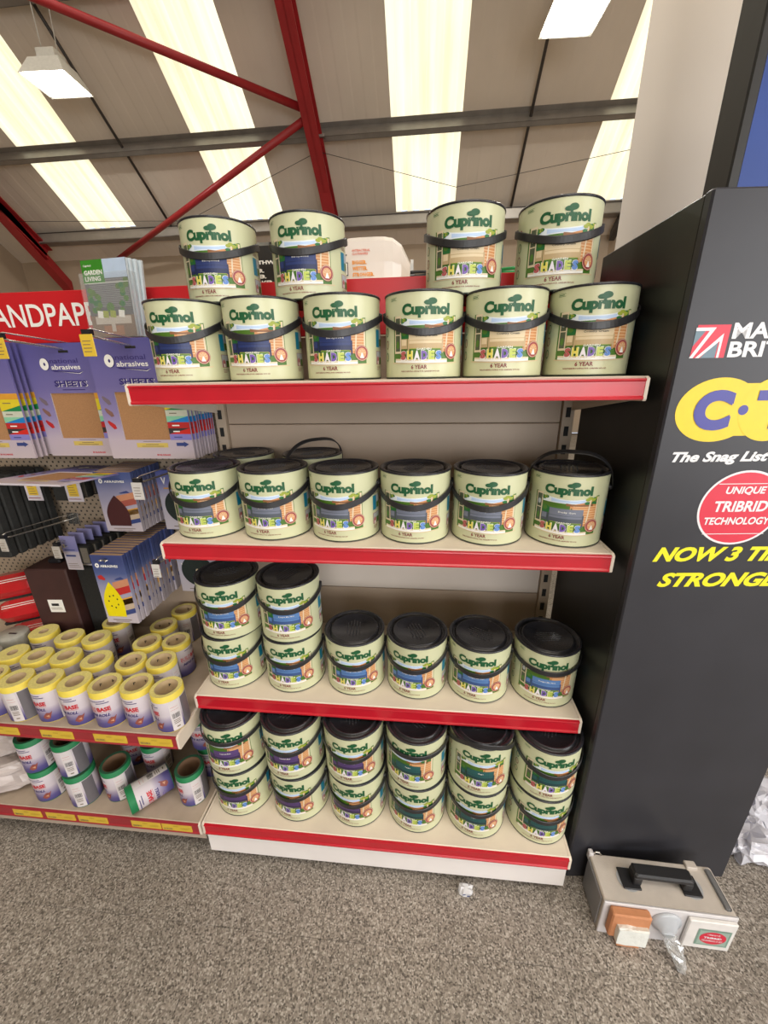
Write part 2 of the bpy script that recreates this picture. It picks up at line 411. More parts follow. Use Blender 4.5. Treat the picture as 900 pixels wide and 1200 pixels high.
# ================================================================ GONDOLA SHELVING
YD = .352          # front of the back panels
Z1, Z2, Z3, ZB, ZL = 1.3238, .9755, .5277, .1585, .478
UPR = mat('upright_cream', (.44, .35, .26), .45); SLOT = mat('slot_dark', (.01, .01, .01), .8)
SCREW = mat('zinc', (.45, .44, .42), .35, metal=.8)
def upright(x0, x1, z0, z1, parent):
    b = MB(); b.box(x0, x1, YD - .012, YD + .04, z0, z1, UPR)
    u = b.build('upright', parent)
    s = MB(); z = z0 + .05
    while z < z1 - .03:
        for xx in ((x0 + .010),): s.box(xx - .002, xx + .010, YD - .0126, YD - .011, z - .013, z + .013, SLOT)
        z += .05
    s.build('slots', u, kind='stuff')
bay = empty('shelving_bay', (0, 0, 0)); tag(bay, 'cream metal shelving bay frame with slotted uprights behind the paint tins', 'shelving')
upright(.472, .502, .03, 1.56, bay); upright(-.503, -.473, .03, 1.43, bay)
for z0, z1, m in ((.17, .40, PANEL), (.402, .668, PANEL), (.67, .96, PANEL2), (.962, 1.20, PANEL), (1.202, 1.43, PANEL)):
    b = MB(); b.bbox(-.472, .471, YD, YD + .02, z0, z1, m, .0015); b.build('back_panel', bay)
b = MB(); b.box(-.494, .494, -.078, -.066, .032, .102, WHITEP); b.box(.482, .494, -.066, YD, .032, .102, WHITEP); b.box(-.494, -.482, -.066, YD, .032, .102, WHITEP); b.build('plinth', bay)
b = MB(); b.box(-.48, .48, -.055, .30, 0, .034, BLACKP); b.build('plinth_foot', bay)

STRIPM = REDSTRIP
def shelf(name, xc, w, yf, z, label, group=None, bracket='small', depth=None, deck=CREAM):
    t = empty(name, (xc, 0, z)); tag(t, label, 'shelf', group)
    h = w / 2; yb = YD - .004
    b = MB(); b.loft([[(-h + .006, yf + .003, -.003), (h - .006, yf + .003, -.003), (h - .006, yb, -.003), (-h + .006, yb, -.003)],
                      [(-h + .006, yf + .001, -.0012), (h - .006, yf + .001, -.0012), (h - .006, yb, -.0012), (-h + .006, yb, -.0012)],
                      [(-h + .0075, yf + .003, 0), (h - .0075, yf + .003, 0), (h - .0075, yb, 0), (-h + .0075, yb, 0)]], deck, True, True)
    b.box(-h + .006, h - .006, yf + .002, yf + .006, -.040, -.003, deck); b.box(-h + .006, h - .006, yf + .006, yf + .02, -.040, -.037, deck)
    b.build('deck', t)
    b = MB()            # ticket strip: shallow channel with lips
    prof = [(yf + .002, -.0035), (yf - .004, -.0045), (yf - .0045, -.007), (yf - .002, -.009), (yf - .0015, -.034), (yf - .0045, -.037), (yf - .004, -.0405), (yf + .002, -.041)]
    b.loft([[(-h + .006, y, zz) for y, zz in prof], [(h - .006, y, zz) for y, zz in prof]], STRIPM, False)
    b.build('ticket_strip', t)
    for s in (-1, 1):
        b = MB(); x0, x1 = (h - .006, h) if s > 0 else (-h, -h + .006)
        ring = [(yf - .003, -.004), (yf + .004, 0), (yb, 0), (yb, -.09), (yf + .05, -.046), (yf - .001, -.043), (yf - .003, -.040)]
        b.loft([[(x0, y, zz) for y, zz in ring], [(x1, y, zz) for y, zz in ring]], CREAM, True, True)
        b.build('bracket', t)
    return t
shelf('gondola_shelf', 0, 1.0, 0, Z1, 'top red-edged cream shelf under the double row of navy and cream labelled tins')
shelf('gondola_shelf', 0, 1.0, 0, Z2, 'second red-edged shelf holding the grey labelled tins')
shelf('gondola_shelf', 0, 1.0, 0, Z3, 'third red-edged shelf holding the sky blue labelled tins')
shelf('gondola_shelf', .0, .994, -.085, ZB, 'bottom red-edged shelf holding purple and dark green labelled tins')
TICK = ink('ticket_yellow', (.62, .42, .04), .35); TICK2 = ink('ticket_tint', (.46, .30, .03)); GREYT = ink('print_grey', (.16, .12, .08))
def ticket(x0, x1, y, zc, parent, h=.026):
    b = MB(); b.bbox(x0, x1, y - .0022, y, zc - h / 2, zc + h / 2, TICK, .0004)
    o = b.build('price_ticket', parent)
    d = Decal(lambda u, v, n: (x0 + u, y - .0023 - n, zc - h / 2 + v)); w = x1 - x0
    random.seed(int(abs(x0) * 1e4))
    for i in range(12):
        u = .005 + i * .0022; d.rect(u, u + random.uniform(.0006, .0016), .004, .0105, GREYT)
    d.rect(.40 * w, .56 * w, .017, .020, TICK2); d.rect(.62 * w, .95 * w, .0125, .0135, TICK2); d.rect(.62 * w, .9 * w, .0095, .0105, TICK2)
    d.build('print', o)
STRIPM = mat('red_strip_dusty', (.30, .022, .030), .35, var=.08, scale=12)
DUSTY_SHADED = mat('shelf_cream_dusty_shaded', (.40, .32, .245), .6, var=.12, scale=14)  # dusty cream, with the shade of the left bay darkened into its colour
ls = shelf('gondola_shelf', -1.003, 1.0, -.085, ZL, 'red-edged left shelf crowded with yellow sanding rolls', deck=DUSTY_SHADED)
lb = shelf('gondola_shelf', -1.003, 1.0, -.085, .1535, 'red-edged left bottom shelf with green-ended sanding rolls', deck=DUSTY_SHADED)
for x0, x1 in ((-1.05, -.953), (-.888, -.796), (-.737, -.646), (-.613, -.522)): ticket(x0 + 1.003, x1 + 1.003, -.0865, -.0215, ls)
for x0, x1 in ((-1.085, -.995), (-.979, -.888), (-.877, -.786), (-.712, -.623), (-.619, -.530)): ticket(x0 + 1.003, x1 + 1.003, -.0865, -.0215, lb)
def peg_mat():
    m, N, L = nt('pegboard_steel'); b = N['Principled BSDF']; g = N.new('ShaderNodeNewGeometry'); s = N.new('ShaderNodeSeparateXYZ'); L.new(g.outputs['Position'], s.inputs[0])
    def mth(op, a, bb=None, c=None):
        n = N.new('ShaderNodeMath'); n.operation = op
        for i, q in enumerate((a, bb, c)):
            if q is None: continue
            if isinstance(q, (int, float)): n.inputs[i].default_value = q
            else: L.new(q, n.inputs[i])
        return n.outputs[0]
    P = .0127
    row = mth('FLOOR', mth('DIVIDE', s.outputs[2], P)); off = mth('MULTIPLY', mth('MODULO', mth('ABSOLUTE', row), 2.0), .5)
    fx = mth('SUBTRACT', mth('FRACT', mth('ADD', mth('DIVIDE', s.outputs[0], P * 1.6), mth('ADD', off, 200.0))), .5)
    fz = mth('SUBTRACT', mth('FRACT', mth('DIVIDE', s.outputs[2], P)), .5)
    d = mth('SQRT', mth('ADD', mth('POWER', mth('MULTIPLY', fx, 1.6), 2.0), mth('POWER', fz, 2.0)))
    k = mth('GREATER_THAN', d, .26)
    mx = N.new('ShaderNodeMix'); mx.data_type = 'RGBA'; L.new(k, mx.inputs[0]); mx.inputs[6].default_value = (.03, .022, .016, 1); mx.inputs[7].default_value = (.30, .235, .17, 1)
    L.new(mx.outputs[2], b.inputs['Base Color']); b.inputs['Roughness'].default_value = .55
    return m
PEG = peg_mat()
pb = empty('pegboard_bay', (-1.003, 0, 0)); tag(pb, 'cream perforated pegboard bay holding the abrasives on hooks', 'shelving')
for z0, z1, m in ((.17, .42, PANEL), (.422, .668, PANEL), (.67, 1.05, PEG), (1.052, 1.43, PEG)):
    b = MB(); b.bbox(-.5, .5, YD, YD + .02, z0, z1, m, .0015); b.build('back_panel', pb)
b = MB(); b.box(-.5, .5, -.075, -.063, .075, .115, mat('plinth_beige', (.42, .34, .27), .5)); b.build('plinth', pb)
b = MB(); b.box(-.49, .49, .08, .32, 0, .08, BLACKP); b.build('plinth_foot', pb)

# red header board -----------------------------------------------------
HRED = mat('header_red', (.50, .008, .014), .4, var=.04, scale=3)
hd = empty('header_sign', (-.5, YD, 1.43)); tag(hd, 'long red header board lettered SANDPAPER above the left bay', 'sign')
b = MB(); b.bbox(-1.0, 1.0, -.016, -.002, .002, .132, HRED, .0015); b.build('board', hd)
d = Decal(flat); d.text('SANDPAPER', -.642, .044, -.248, .102, WHITE, 1, bold=.012, res=5)
o = d.build('lettering', hd); o.location = (0, -.0163, 0)

# ================================================================ PAINT TINS
R, H = .08, .160
def tin_body():
    b = MB()
    b.lathe([(.074, .002), (.0785, 0), (.0805, .0012), (.0806, .0024), (.0798, .0034)], DKLINE, 56)
    b.lathe([(.0798, .0034), (R, .006), (R, .1555)], BODY, 56)
    b.lathe([(0, .002), (.074, .002)], DKLINE, 56)
    return b
def tin_lid():
    b = MB()
    b.lathe([(R - .0005, .1553), (.0812, .1558), (.0818, .1572), (.0814, .1592), (.0804, .160), (.0760, .160), (.0738, .1588), (.0728, .1520), (.0655, .1520), (.0642, .1580), (.0628, .1588), (.0600, .1586), (.0590, .1568), (0, .1568)], LIDM, 56)
    return b
def lid_text():
    b = MB()
    for i, (v, w) in enumerate(((.018, .022), (.010, .030), (.002, .034), (-.006, .030), (-.014, .024))):
        u = -w
        while u < w:
            l = random.uniform(.003, .007); b.box(u, min(u + l, w), v - .0014, v + .0014, .1567, .1574, EMBOSS); u += l + .002
    b.box(-.003, .003, -.064, -.0605, .1565, .1592, EMBOSS)
    return b
def handle(dip, back=False, lean=0.0):
    b = MB(); n = 36; w = .0070; t = .0012
    rings = []
    for i in range(n + 1):
        a = PI * i / n; s = math.sin(a)
        Rr = .0842
        x = -Rr * math.cos(a)
        if back:
            th = lean; hh = .086; cs = math.cos(a)
            x = -.0862 * math.copysign(abs(cs) ** .72, cs)
            p = Vector((x, -math.sin(th) * hh * s, .122 + math.cos(th) * hh * s)); T = Vector((0, math.cos(th), math.sin(th)))
            rad = Vector((x, -math.sin(th) * hh * s, math.cos(th) * hh * s)).normalized(); Nn = (rad - T * rad.dot(T)).normalized()
        else:
            extra = .0 if dip > -.02 else .004
            y = -(Rr + extra) * s; z = .122 - dip * (s ** 1.3)
            p = Vector((x, y, z)); Nn = Vector((x, y * .999, 0)).normalized() if s > .02 else Vector((x, 0, 0)).normalized()
            tan = Vector((Rr * math.sin(a), -Rr * math.cos(a), -dip * math.cos(a) * 1.1)).normalized(); T = Nn.cross(tan).normalized()
        rings.append([p + T * w + Nn * t * .2, p + T * w * .8 + Nn * t, p - T * w * .8 + Nn * t, p - T * w + Nn * t * .2, p - T * w * .8 - Nn * t, p + T * w * .8 - Nn * t])
    b.loft(rings, STRAP, True, True, False)
    for s in (-1, 1):
        c = Vector((s * .0825, 0, .122))
        k = 12; r0 = [(c.x - s * .003, .009 * math.cos(2 * PI * j / k), c.z + .009 * math.sin(2 * PI * j / k)) for j in range(k)]
        r1 = [(c.x + s * .0032, .007 * math.cos(2 * PI * j / k), c.z + .007 * math.sin(2 * PI * j / k)) for j in range(k)]
        b.loft([r0, r1], STRAP, True, True)
    return b
CY = cyl(R)
def tin_label(bench, bench2, name, nm_u, nm_col):
    d = Decal(CY, .006)
    # picture ground
    top = lambda u: .1165 - 6.0 * max(0, .055 - abs(u)) ** 2 * 0 - .010 * max(0, 1 - (abs(u) / .062) ** 2)
    low = lambda u: .0315 - .002 * math.cos(u * 25)
    d.strip(-.074, .074, lambda u: low(u) - .0022, lambda u: low(u) - .0004, BORD, 1)
    d.strip(-.070, .066, low, lambda u: max(top(u) - .0, .05), LAWN, 0)
    d.strip(-.05, .058, .098, top, SKY2, 1); d.strip(-.032, .034, .100, lambda u: top(u) - .002, SKY, 2)
    d.strip(-.066, .02, .084, lambda u: .0955 + .05 * abs(u + .005) , HILL, 2); d.strip(-.066, .01, .084, lambda u: .089 + .03 * abs(u), LAWN, 3)
    d.strip(.006, .062, .050, lambda u: .096 + (u - .006) * .22, BRICK, 3)
    d.strip(-.002, .052, lambda u: .0935, lambda u: .097 + .1 * abs(u - .02), DIRT, 4)
    for i in range(8): d.strip(.012, .060, .056 + i * .0052, .0572 + i * .0052, BRICK2, 4)
    # sun-lit leaves in both upper corners
    for s in (-1, 1):
        c = -.046 if s < 0 else .042
        for k in range(9):
            random.seed(k + 20 * s); d.cdisc(c + s * random.uniform(-.006, .017), .105 + random.uniform(-.006, .007), .0060, .0034, YLW if k % 2 else GREEN2, 4 + k * .11, 8)
    # window frames
    d.strip(-.066, -.050, .048, .116, FRAMEP, 5); d.strip(-.0635, -.0525, .052, .112, DKW, 6)
    d.rect(-.0635, -.0525, .081, .083, FRAMEP, 7)
    d.cdisc(-.058, .064, .004, .007, LAWN, 7, 10); d.cdisc(-.058, .095, .004, .006, SIDEG, 7, 10)
    for k in range(4): d.pl([(.040 - k * .0002, .058), (.043, .058), (.047, .108), (.044, .108)], FRAMEP, 6) if k == 0 else None
    d.rect(.060, .064, .048, .114, FRAMEP, 5)
    # shrub and bench in the tin's own colour
    d.cdisc(-.042, .081, .009, .009, GREEN2, 5, 14); d.cdisc(-.043, .084, .005, .005, LAWN, 6, 12)
    d.strip(-.050, -.036, .056, .074, bench2, 7); d.strip(-.048, -.038, .062, .073, bench, 8)
    d.strip(-.033, .033, .058, .0865, bench, 7); d.strip(-.0345, .0345, .056, .0655, bench2, 8); d.strip(-.033, .033, .0705, .0715, bench2, 8); d.rect(-.035, -.032, .048, .074, bench2, 9); d.rect(.032, .035, .048, .074, bench2, 9)
    d.strip(-.030, .030, .048, .056, LAWN, 8); d.strip(-.030, .030, .0555, .0565, YLW, 9)
    d.strip(-.064, .045, lambda u: low(u), lambda u: low(u) + .007, FRAMEP, 6); d.strip(-.064, .045, lambda u: low(u), lambda u: low(u) + .004, WHITE, 7)
    # guarantee roundel
    d.cdisc(.0545, .051, .0150, .0150, BADGE, 9, 28); d.cdisc(.0545, .051, .0142, .0142, BORD, 10, 28); d.cdisc(.0545, .051, .0132, .0132, BADGE, 11, 28); d.cdisc(.0545, .051, .0098, .0098, BADGE2, 12, 24)
    d.pl([(.050, .0415), (.059, .0415), (.0555, .0515), (.0535, .0515)], WHITE, 13)
    for k in range(5): a = PI * (k + .5) / 5; d.pl([(.0545, .050), (.0545 + .0085 * math.cos(a - .12), .050 + .0085 * math.sin(a - .12)), (.0545 + .0085 * math.cos(a + .12), .050 + .0085 * math.sin(a + .12))], BORD, 13)
    # seam side: teal patch and small house picture
    d.rect(.098, .128, .0635, .0975, TEAL, 1); d.rect(.112, .128, .0635, .0975, SIDEG, 2); d.rect(.113, .127, .066, .080, HILL, 3)
    d.rect(.098, .128, .0295, .0560, BADGE, 1); d.rect(.0988, .1272, .0303, .0552, SIDEG, 2); d.pl([(.1000, .0303), (.110, .0303), (.110, .042), (.105, .047), (.100, .042)], SIDEP, 3); d.rect(.103, .107, .0303, .037, WHITE, 4); d.rect(.112, .127, .0305, .044, HILL, 3)
    for k in range(4): d.rect(.100, .122 - .003 * k, .0255 - k * .0022, .0262 - k * .0022, MAROON, 1)
    for k in range(3): d.rect(.100, .124 - .004 * k, .1015 + k * .0024, .1023 + k * .0024, MAROON, 1)
    # icons up the other side
    for k in range(4): d.ring(-.098, .043 + k * .0235, .0062, .0085, .0016, (GREEN2, MAROON, GREEN2, BADGE)[k], 1, 18); d.cdisc(-.098, .043 + k * .0235, .0022, .004, BORD, 1, 8)
    d.rect(-.079, -.062, .1440, .1446, GREEN2, 1); d.rect(-.079, -.062, .1488, .1494, GREEN2, 1); d.rect(-.0785, -.065, .1460, .1472, GREEN2, 1)
    return d
def tin_letters(name, nm_u, nm_col):
    d = Decal(CY, .006)
    d.text('Cupr\u0131nol', -.048, .1105, .048, .1365, GREEN, 2, bold=.06, res=4)
    d.cdisc(.0035, .1368, .0078, .0042, GREEN, 3, 18); d.cdisc(.0120, .1392, .0088, .0056, GREEN, 4, 18); d.cdisc(.0085, .1358, .0070, .0030, GREEN, 5, 14)
    d.pl([(.0062, .130), (.0110, .130), (.0104, .1355), (.0068, .1355)], GREEN, 5)
    d.text('GARDEN', -.018, .0535, .011, .0570, WHITE, 11, bold=.02, res=1)
    cw = .0140
    for i, ch in enumerate('SHADES'):
        u0 = -.050 + i * cw
        d.text(ch, u0 - .0008, .0335, u0 + cw - .0020, .0528, WHITE, 9, bold=.03, res=2)
        d.text(ch, u0 + .0002, .0358, u0 + cw - .0024, .0520, SH[i], 12, bold=.07, res=2)
    d.text('6 YEAR', -.028, .0185, .004, .0262, MAROON, 2, bold=.02, res=2)
    d.text('WEATHERPROOFING FOR GARDEN WOOD', -.050, .0130, .029, .0155, MAROON, 2, bold=.02, res=0)
    d.text(name, nm_u[0], .0765, nm_u[1], .0812, nm_col, 12, bold=.01, res=1)
    return d
VAR = {
 'navy': (ink('bench_navy', (.018, .035, .14)), ink('bench_navy_dark', (.010, .018, .075)), 'Barleywood', (-.016, .018), WHITE),
 'cream': (ink('bench_cream', (.66, .54, .34)), ink('bench_cream_dark', (.46, .34, .18)), 'Country Cream', (-.020, .022), BLK),
 'grey': (ink('bench_grey', (.16, .18, .24)), ink('bench_grey_dark', (.07, .085, .11)), 'Dusky Gem', (-.015, .018), WHITE),
 'blue': (ink('bench_blue', (.09, .20, .44)), ink('bench_blue_dark', (.035, .08, .22)), 'Forget Me Not', (-.018, .020), WHITE),
 'purple': (ink('bench_purple', (.085, .045, .16)), ink('bench_purple_dark', (.035, .02, .07)), 'Lavender', (-.014, .014), WHITE),
 'green': (ink('bench_green', (.012, .085, .085)), ink('bench_green_dark', (.006, .04, .045)), 'Sage', (-.006, .008), WHITE)}
_body = tin_body(); _lid = tin_lid(); _emb = lid_text()
HAND = {}
def handle_mesh(k):
    if k not in HAND:
        HAND[k] = handle(.0, True, .45) if k == 'up' else handle(k)
    return HAND[k]
_cache = {}
def cached(key, fn, name, parent):
    if key in _cache:
        o = bpy.data.objects.new(name, _cache[key]); COL.objects.link(o); o.parent = parent
        if name in ('print', 'lettering', 'core_marks', 'lid_embossing'): o['kind'] = 'stuff'
    else:
        o = fn().build(name, parent); _cache[key] = o.data
    return o
def tin(kind, x, y, z, rot, dip, label, group=None, lidrot=0):
    t = empty('paint_tin', (x, y, z), math.radians(rot)); tag(t, label, 'paint tin', group)
    v = VAR[kind]
    cached('body', lambda: _body, 'can_body', t)
    l = cached('lid', lambda: _lid, 'lid', t)
    e = cached('emb', lambda: _emb, 'lid_embossing', l); e.rotation_euler = (0, 0, math.radians(lidrot))
    p = cached('lab' + kind, lambda: tin_label(*v), 'label', t)
    cached('let' + kind, lambda: tin_letters(*v[2:]), 'lettering', p)
    cached('h%s' % dip, lambda: handle_mesh(dip), 'handle', t)
    return t
orient = ['leftmost', 'second from left', 'third from left', 'fourth from left', 'fifth from left', 'rightmost']
# tins standing on the lids of the top row
for kind, x, y, rot, lb_ in (('navy', -.360, .210, 8, 'pale green paint tin, navy bench label, leftmost of the tins perched highest'),
                         ('navy', -.157, .210, 0, 'pale green paint tin, navy bench label, perched high beside the white wipes pack'),
                         ('cream', .181, .210, 0, 'pale green paint tin, cream bench label, perched on the top row under the central rooflight'),
                         ('cream', .372, .210, -7, 'pale green paint tin, cream bench label, perched rightmost beside the pale pier')):
    tin(kind, x, y, Z1 + H + .0006, rot, .036, lb_, 'tins perched on the top row')
for i, (x, rot, kind) in enumerate(((-.424, 5, 'navy'), (-.252, 4, 'navy'), (-.075, -2, 'navy'), (.098, 3, 'cream'), (.264, -5, 'cream'), (.4325, -11, 'cream'))):
    tin(kind, x, .135, Z1 + .0005, rot, (.040, .040, .036, .037, .034, .034)[i], 'paint tin with %s bench label, %s standing on the top shelf' % (kind, orient[i]), 'tins on the top shelf')
for i, (x, rot) in enumerate(((-.421, 6), (-.252, 2), (-.082, -8), (.084, -5), (.252, -12), (.424, -17))):
    lb_ = 'paint tin with grey bench label, %s in front on the second shelf' % orient[i]
    if i == 5: lb_ = 'paint tin with grey bench label and its strap handle raised over the black lid'
    tin('grey', x, .103, Z2 + .0005, rot, (.038, .036, .038, .037, .037, 'up')[i], lb_, 'tins on the second shelf', (0, 40, 10, 70, 0, 90)[i])
tin('grey', -.395, .266, Z2 + .0005, 165, .03, 'paint tin half hidden at the back left of the second shelf, handle down', 'tins on the second shelf')
tin('grey', -.200, .266, Z2 + .0005, 40, 'up', 'paint tin behind on the second shelf, black strap handle up over the lid', 'tins on the second shelf')
for lv, i, x, rot, dip in ((1, 0, -.413, 7, .034), (0, 0, -.422, 4, .036), (1, 1, -.246, 10, .03), (0, 1, -.249, 4, .036), (0, 2, -.076, 5, .034), (0, 3, .093, -13, .034), (0, 4, .260, -12, .034), (0, 5, .431, -11, .016)):
    if i < 2: lb_ = '%s tin with sky blue bench label in the %s stack on the third shelf' % (('lower', 'upper')[lv], ('left end', 'second')[i])
    else: lb_ = 'single sky blue label tin, %s on the third shelf' % ('just right of the two stacks', 0, 'second of the four singles', 'third of the four singles', 'at the right end')[i - 2 + (1 if i > 2 else 0)]
    tin('blue', x, .112 if i > 1 else .108, Z3 + .0005 + lv * (H + .0006), rot, dip, lb_, 'tins on the third shelf', 35 * i + 20)
pos = ['leftmost', 'second from left', 'third from left', 'fourth from left', 'fifth from left', 'rightmost']
for lv, i, x, rot, dip in ((1, 0, -.413, 7, .010), (0, 0, -.410, 4, .036), (1, 1, -.244, 2, .030), (0, 1, -.239, -8, .036), (1, 2, -.073, 1, .036), (0, 2, -.070, -11, .04),
                           (1, 3, .096, -15, .006), (0, 3, .099, -11, .036), (1, 4, .264, -6, -.055), (0, 4, .264, -12, .034), (1, 5, .4325, -1, .036), (0, 5, .4325, -4, .036)):
    k = 'purple' if i < 3 else 'green'
    lb_ = '%s tin of the %s stack on the bottom shelf, %s bench label' % (('lower', 'upper')[lv], pos[i], 'dark green' if k == 'green' else 'purple')
    tin(k, x, .020, ZB + .0005 + lv * (H + .0006), rot, dip, lb_, 'stacked tins on the bottom shelf', 50 * i)

# ================================================================ LEFT BAY: ABRASIVES ON HOOKS
def prism(b, pts, y0, y1, m):      # outline in (x, z) pushed through y0..y1
    b.loft([[(x, y0, z) for x, z in pts], [(x, y1, z) for x, z in pts]], m, True, True)
WIRE = mat('hook_wire', (.62, .60, .56), .25, metal=.9)
def hook(x, z, y0, y1, rise, label, tagm=None, tg=(.03, .042), skew=0):
    t = empty('peg_hook', (x, YD, z)); tag(t, label, 'hook')
    b = MB(); b.tube([(0, -.004, 0), (0, y0 - YD, rise * .2), (0, y1 - YD + .02, rise), (0, y1 - YD, rise + .006)], .0026, WIRE, 8); b.build('prong', t)
    b = MB(); b.bbox(-.02, .02, -.005, -.0005, -.02, .02, WIRE, .001); b.build('back_plate', t)
    if tagm:
        b = MB(); b.tube([(0, -.004, .014), (0, y0 - YD, rise * .2 + .018), (0, y1 - YD + .01, rise + .016), (0, y1 - YD - .004, rise + .012)], .0016, WIRE, 8)
        b.box(-tg[0] * .35, tg[0] * .35, y1 - YD - .006, y1 - YD + .004, rise + .002, rise + .014, BLACKP); b.build('tag_arm', t)
        b = MB(); b.bbox(-tg[0] / 2, tg[0] / 2, y1 - YD - .0085, y1 - YD - .0065, rise - tg[1], rise + .004, tagm, .0005); o = b.build('tag_card', t)
        d = Decal(lambda u, v, n: (u, y1 - YD - .0086 - n, rise + v))
        for k in range(4): d.rect(-tg[0] * .35, tg[0] * (.3 - .08 * (k % 2)), -.010 - k * .007, -.0085 - k * .007, GREYT)
        d.build('print', o)
    return t

# --- sheet packs -------------------------------------------------------
PW, PH = .235, .298
CARDG = grad('pack_card_print', [(0, (.47, .40, .42)), (.17, (.44, .37, .43)), (.36, (.25, .21, .38)), (.62, (.145, .125, .31)), (1, (.085, .078, .26))], 0, PH)
SAND = mat('sandpaper_brown', (.34, .175, .075), .9, var=.10, scale=300); EDGEW = mat('card_edge', (.50, .46, .50), .6)
CB = {k: ink('band_' + k, c) for k, c in dict(orange=(.60, .28, .03), yellow=(.62, .50, .02), green=(.01, .20, .06), pale=(.50, .52, .42), mint=(.22, .50, .32), blue=(.01, .18, .48), red=(.42, .02, .02), black=(.035, .03, .03), scarlet=(.55, .02, .015), lilac=(.20, .18, .46), navy=(.03, .05, .18)).items()}
WX0, WX1, WZ0, WZ1 = -.0705, .0575, .050, .172      # window in the card
def pack_card(t=.005):
    b = MB()
    O = [(-PW / 2, 0), (PW / 2, 0), (PW / 2, PH), (-PW / 2, PH)]; I = [(WX0, WZ0), (WX1, WZ0), (WX1, WZ1), (WX0, WZ1)]
    for i in range(4):
        j = (i + 1) % 4
        b.poly([(O[i][0], 0, O[i][1]), (O[j][0], 0, O[j][1]), (I[j][0], 0, I[j][1]), (I[i][0], 0, I[i][1])], CARDG)
        b.poly([(I[i][0], 0, I[i][1]), (I[j][0], 0, I[j][1]), (I[j][0], .0025, I[j][1]), (I[i][0], .0025, I[i][1])], EDGEW)
        b.poly([(O[j][0], 0, O[j][1]), (O[i][0], 0, O[i][1]), (O[i][0], t, O[i][1]), (O[j][0], t, O[j][1])], CARDG if i != 0 else EDGEW)
    b.poly([(O[k][0], t, O[k][1]) for k in (3, 2, 1, 0)], EDGEW)
    return b
def pack_print(full=True):
    d = Decal(lambda u, v, n: (u, -n, v))
    x0, x1 = WX1 + .0005, PW / 2; n = 8; hh = (WZ1 - WZ0) / 8
    seq = ['lilac', 'scarlet', 'red', 'blue', 'pale', 'green', 'yellow', 'orange']; low = {1: 'black', 2: 'red', 3: 'mint', 5: 'yellow'}
    for i, k in enumerate(seq):
        z = WZ0 + i * hh; d.rect(x0, x1, z, z + hh, CB[k], 0)
        if i in low: d.pl([(x0, z), (x1, z + hh), (x0, z + hh)], CB[low[i]], 1)
    d.rect(x0 + .012, x0 + .032, WZ0 + 2.35 * hh, WZ0 + 2.55 * hh, WHITE, 2); d.rect(x0 + .012, x0 + .030, WZ0 + 1.35 * hh, WZ0 + 1.55 * hh, WHITE, 2)
    d.rect(x0 + .010, x0 + .034, WZ0 + 6.3 * hh, WZ0 + 6.45 * hh, GREYT, 2); d.rect(x0 + .010, x0 + .030, WZ0 + 4.4 * hh, WZ0 + 4.55 * hh, GREYT, 2); d.rect(x0 + .012, x0 + .034, WZ0 + .4 * hh, WZ0 + .55 * hh, CB['navy'], 2)
    d.pl([(.072, .034), (.093, .034), (.093, .031), (.107, .0385), (.093, .046), (.093, .043), (.072, .043)], CB['navy'], 0)
    d.rect(-.040, .048, .030, .042, ink('label_yellow', (.56, .42, .10)), 0); d.rect(-.014, .022, .0372, .0388, GREYT, 1); d.rect(-.026, .036, .0325, .0338, GREYT, 1)
    d.rect(-.020, .030, .0455, .0468, GREYT, 1)
    for k, (c, z) in enumerate(((CB['black'], .150), (mat('tool_brown', (.20, .10, .08), .5), .120), (CB['red'], .088))):
        d.pl([(-.108, z + .010), (-.104, z + .013), (-.088, z + .002), (-.085, z - .008), (-.093, z - .010), (-.104, z + .001)], mat('tool_grey', (.16, .12, .15), .5) if k == 0 else c, 1)
    return d
def pack_letters():
    d = Decal(lambda u, v, n: (u, -n, v)); NV = ink('letter_indigo', (.03, .02, .14))
    d.cdisc(-.062, .246, .0135, .0155, NV, 1, 24); d.cdisc(-.064, .2465, .0125, .0150, WHITE, 2, 24); d.cdisc(-.063, .2465, .0030, .0042, NV, 3, 14)
    d.text('national', -.046, .2485, .034, .2605, NV, 1, res=2); d.text('abrasives', -.046, .2325, .038, .2450, WHITE, 1, bold=.015, res=2)
    d.pl([(-.050, .232), (.030, .2255), (.045, .2275), (.032, .2225), (-.04, .2275)], NV, 2); d.pl([(-.030, .2278), (.032, .2225), (.045, .2278), (.033, .2212)], WHITE, 3)
    d.text('SHEETS', -.0472, .1883, .0478, .2033, WHITE, 1, bold=.03, res=2); d.text('SHEETS', -.049, .1890, .046, .2050, NV, 5, bold=.04, res=2)
    d.rect(-.030, .036, .1800, .1820, NV, 1)
    d.text('BUILDBASE', .012, .008, .050, .0125, ink('letter_red', (.5, .02, .03)), 1, bold=.03, res=1)
    return d
_sp = MB(); _sp.box(WX0 - .004, WX1 + .002, .0026, .0045, WZ0 - .004, WZ1 + .004, SAND)
def hole(): d = Decal(flat); d.rect(-.014, .014, PH - .024, PH - .018, BLK, 0); return d
def sheet_pack(x, y, z, label, rot=(0, 0, 0), group='hanging sandpaper sheet packs', letters=True):
    t = empty('sandpaper_pack', (x, y, z)); t.rotation_euler = rot; tag(t, label, 'sandpaper', group)
    c = cached('pk', lambda: pack_card(), 'card', t); cached('pks', lambda: _sp, 'sandpaper_sheets', t); p = cached('pkp', pack_print, 'print', t)
    if letters: cached('pkl', pack_letters, 'lettering', p)
    cached('pkh', hole, 'hang_hole', t)
    return t
ords = ['front', 'second', 'third', 'fourth', 'fifth', 'sixth', 'seventh', 'eighth', 'ninth', 'tenth']
